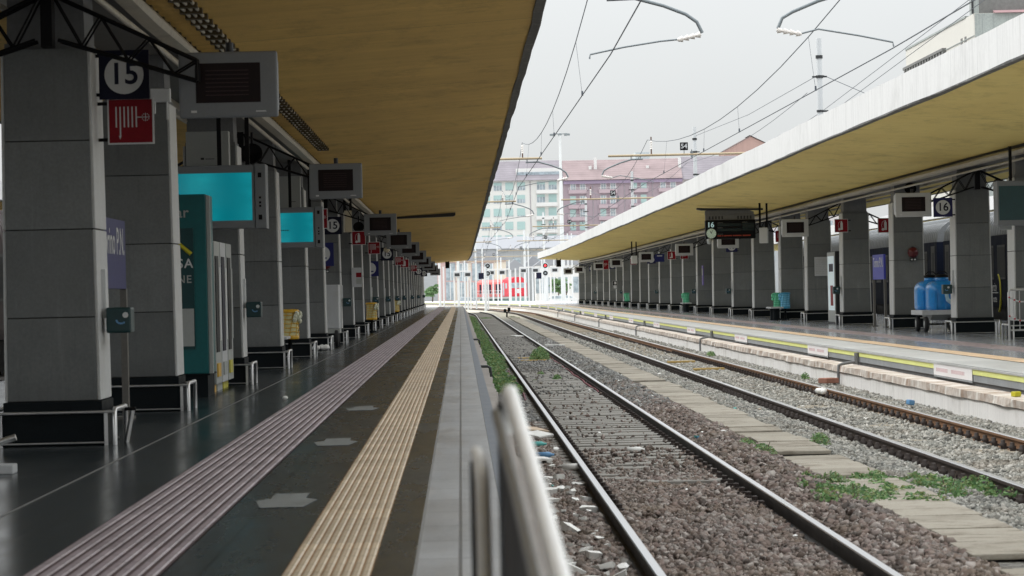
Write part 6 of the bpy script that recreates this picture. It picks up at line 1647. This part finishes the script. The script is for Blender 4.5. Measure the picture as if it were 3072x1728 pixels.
t = empty('flat_roofed_block', (0, Y, G0), 0, 'pale blue grey flat-roofed block peeping over the rose roof', 'building')
MB().box(xa, xb, 0, 10, 0, zt - G0).build('tower', surf('bluegrey_render', (.42, .47, .50), .8), t); MB().box(xb + .02, xc, 2, 10, 0, z2 - G0 - .3).box(xb + .02, xc + .5, 1, 11, z2 - G0 - .29, z2 - G0).build('roof_terrace', M['trim_w'], t)
# bluish building edge seen left of the white block
Y = 700.0; xa = at(1290, 700, Y)[0]; xb = at(1437, 700, Y)[0]; zt = at(1410, 600, Y)[1]
t = empty('office_block', (0, Y, G0), 0, 'pale bluish block left of the white apartment block', 'building')
MB().box(xa, xb, 0, 12, 0, zt - G0).build('wall', surf('pale_blue_render', (.55, .58, .61), .8, var=.06), t)
for py in (640, 690, 740):
    for px in (1395, 1420): X, Zq = at(px, py, Y); MB().box(X - .7, X + .7, -.06, -.002, Zq - G0 - 1, Zq - G0 + 1).build('window', M['pane'], t)
# concrete station building, upper right
t = empty('concrete_building', (0, 0, G0), 0, 'beige concrete building with comb-like louvres rising above the right canopy', 'building')
BX = 31.2
z0 = at(2720, 152, BX * FPX / (2738 - VPX))[1]; yn = BX * FPX / (2947 - VPX); yf = BX * FPX / (2738 - VPX)
MB().box(BX, BX + 30, yn, yf, 0, z0 - G0).build('wall', M['bconc'], t)
MB().box(BX - .04, BX - .003, yn + .05, yf, z0 - G0 - 1.35, z0 - G0 - 1.30).box(BX - .05, BX + .5, yn + 3, yf, z0 - G0 + .0, z0 - G0 + .12).build('cornice', M['wconc'], t)
q = MB(); zl = at(2722, 205, yf)[1] - G0; yl0, yl1 = BX * FPX / (2860 - VPX), yf
MB().box(BX - .25, BX - .003, yl0, yl1, zl - .15, zl + .02).build('louvre_lintel', M['dconc'], t)
Y = yl0
while Y < yl1: MB().box(BX - .22, BX - .003, Y, Y + .55, zl - .95, zl - .152).build('louvre', M['dconc'], t); Y += 1.15
for yv in (181.5, 182.9): MB().box(BX - .03, BX - .003, yv, yv + .6, zl - .4, zl + .1).build('vent', M['dconc'], t)
MB().box(BX + .03, BX + 30, yn - .06, yn - .002, 0, z0 - G0 - .02).box(BX + .03, BX + 30, yn - .10, yn - .061, z0 - G0 - 2.5, z0 - G0 - 2.44).build('end_wall', M['wconc'], t)
q = MB()
MB().prism_x([(yn - .3, z0 - G0 + .0), (yn + 2.2, z0 - G0 + .75), (yn + 2.2, z0 - G0)], BX + 1.2, BX + 30).build('tile_strip', M['pinktile'], t)
MB().box(BX + .35, BX + 29, yn + .35, yn + 1.7, z0 - G0 + .01, z0 - G0 + 12).box(BX + 6, BX + 29, yn + 1.71, yf - 6, z0 - G0 + .01, z0 - G0 + 12).build('upper_storey', M['dconc'], t)
MB().box(BX + .02, BX + .34, yn + .30, yn + 1.72, z0 - G0 + .01, z0 - G0 + 12).build('pilaster', M['wconc'], t)
MB().tube([(BX - .05, yn + .25, z0 - G0), (BX - .05, yn + .25, z0 - G0 + 10)], .07, 6).build('downpipe', M['dark'], t)
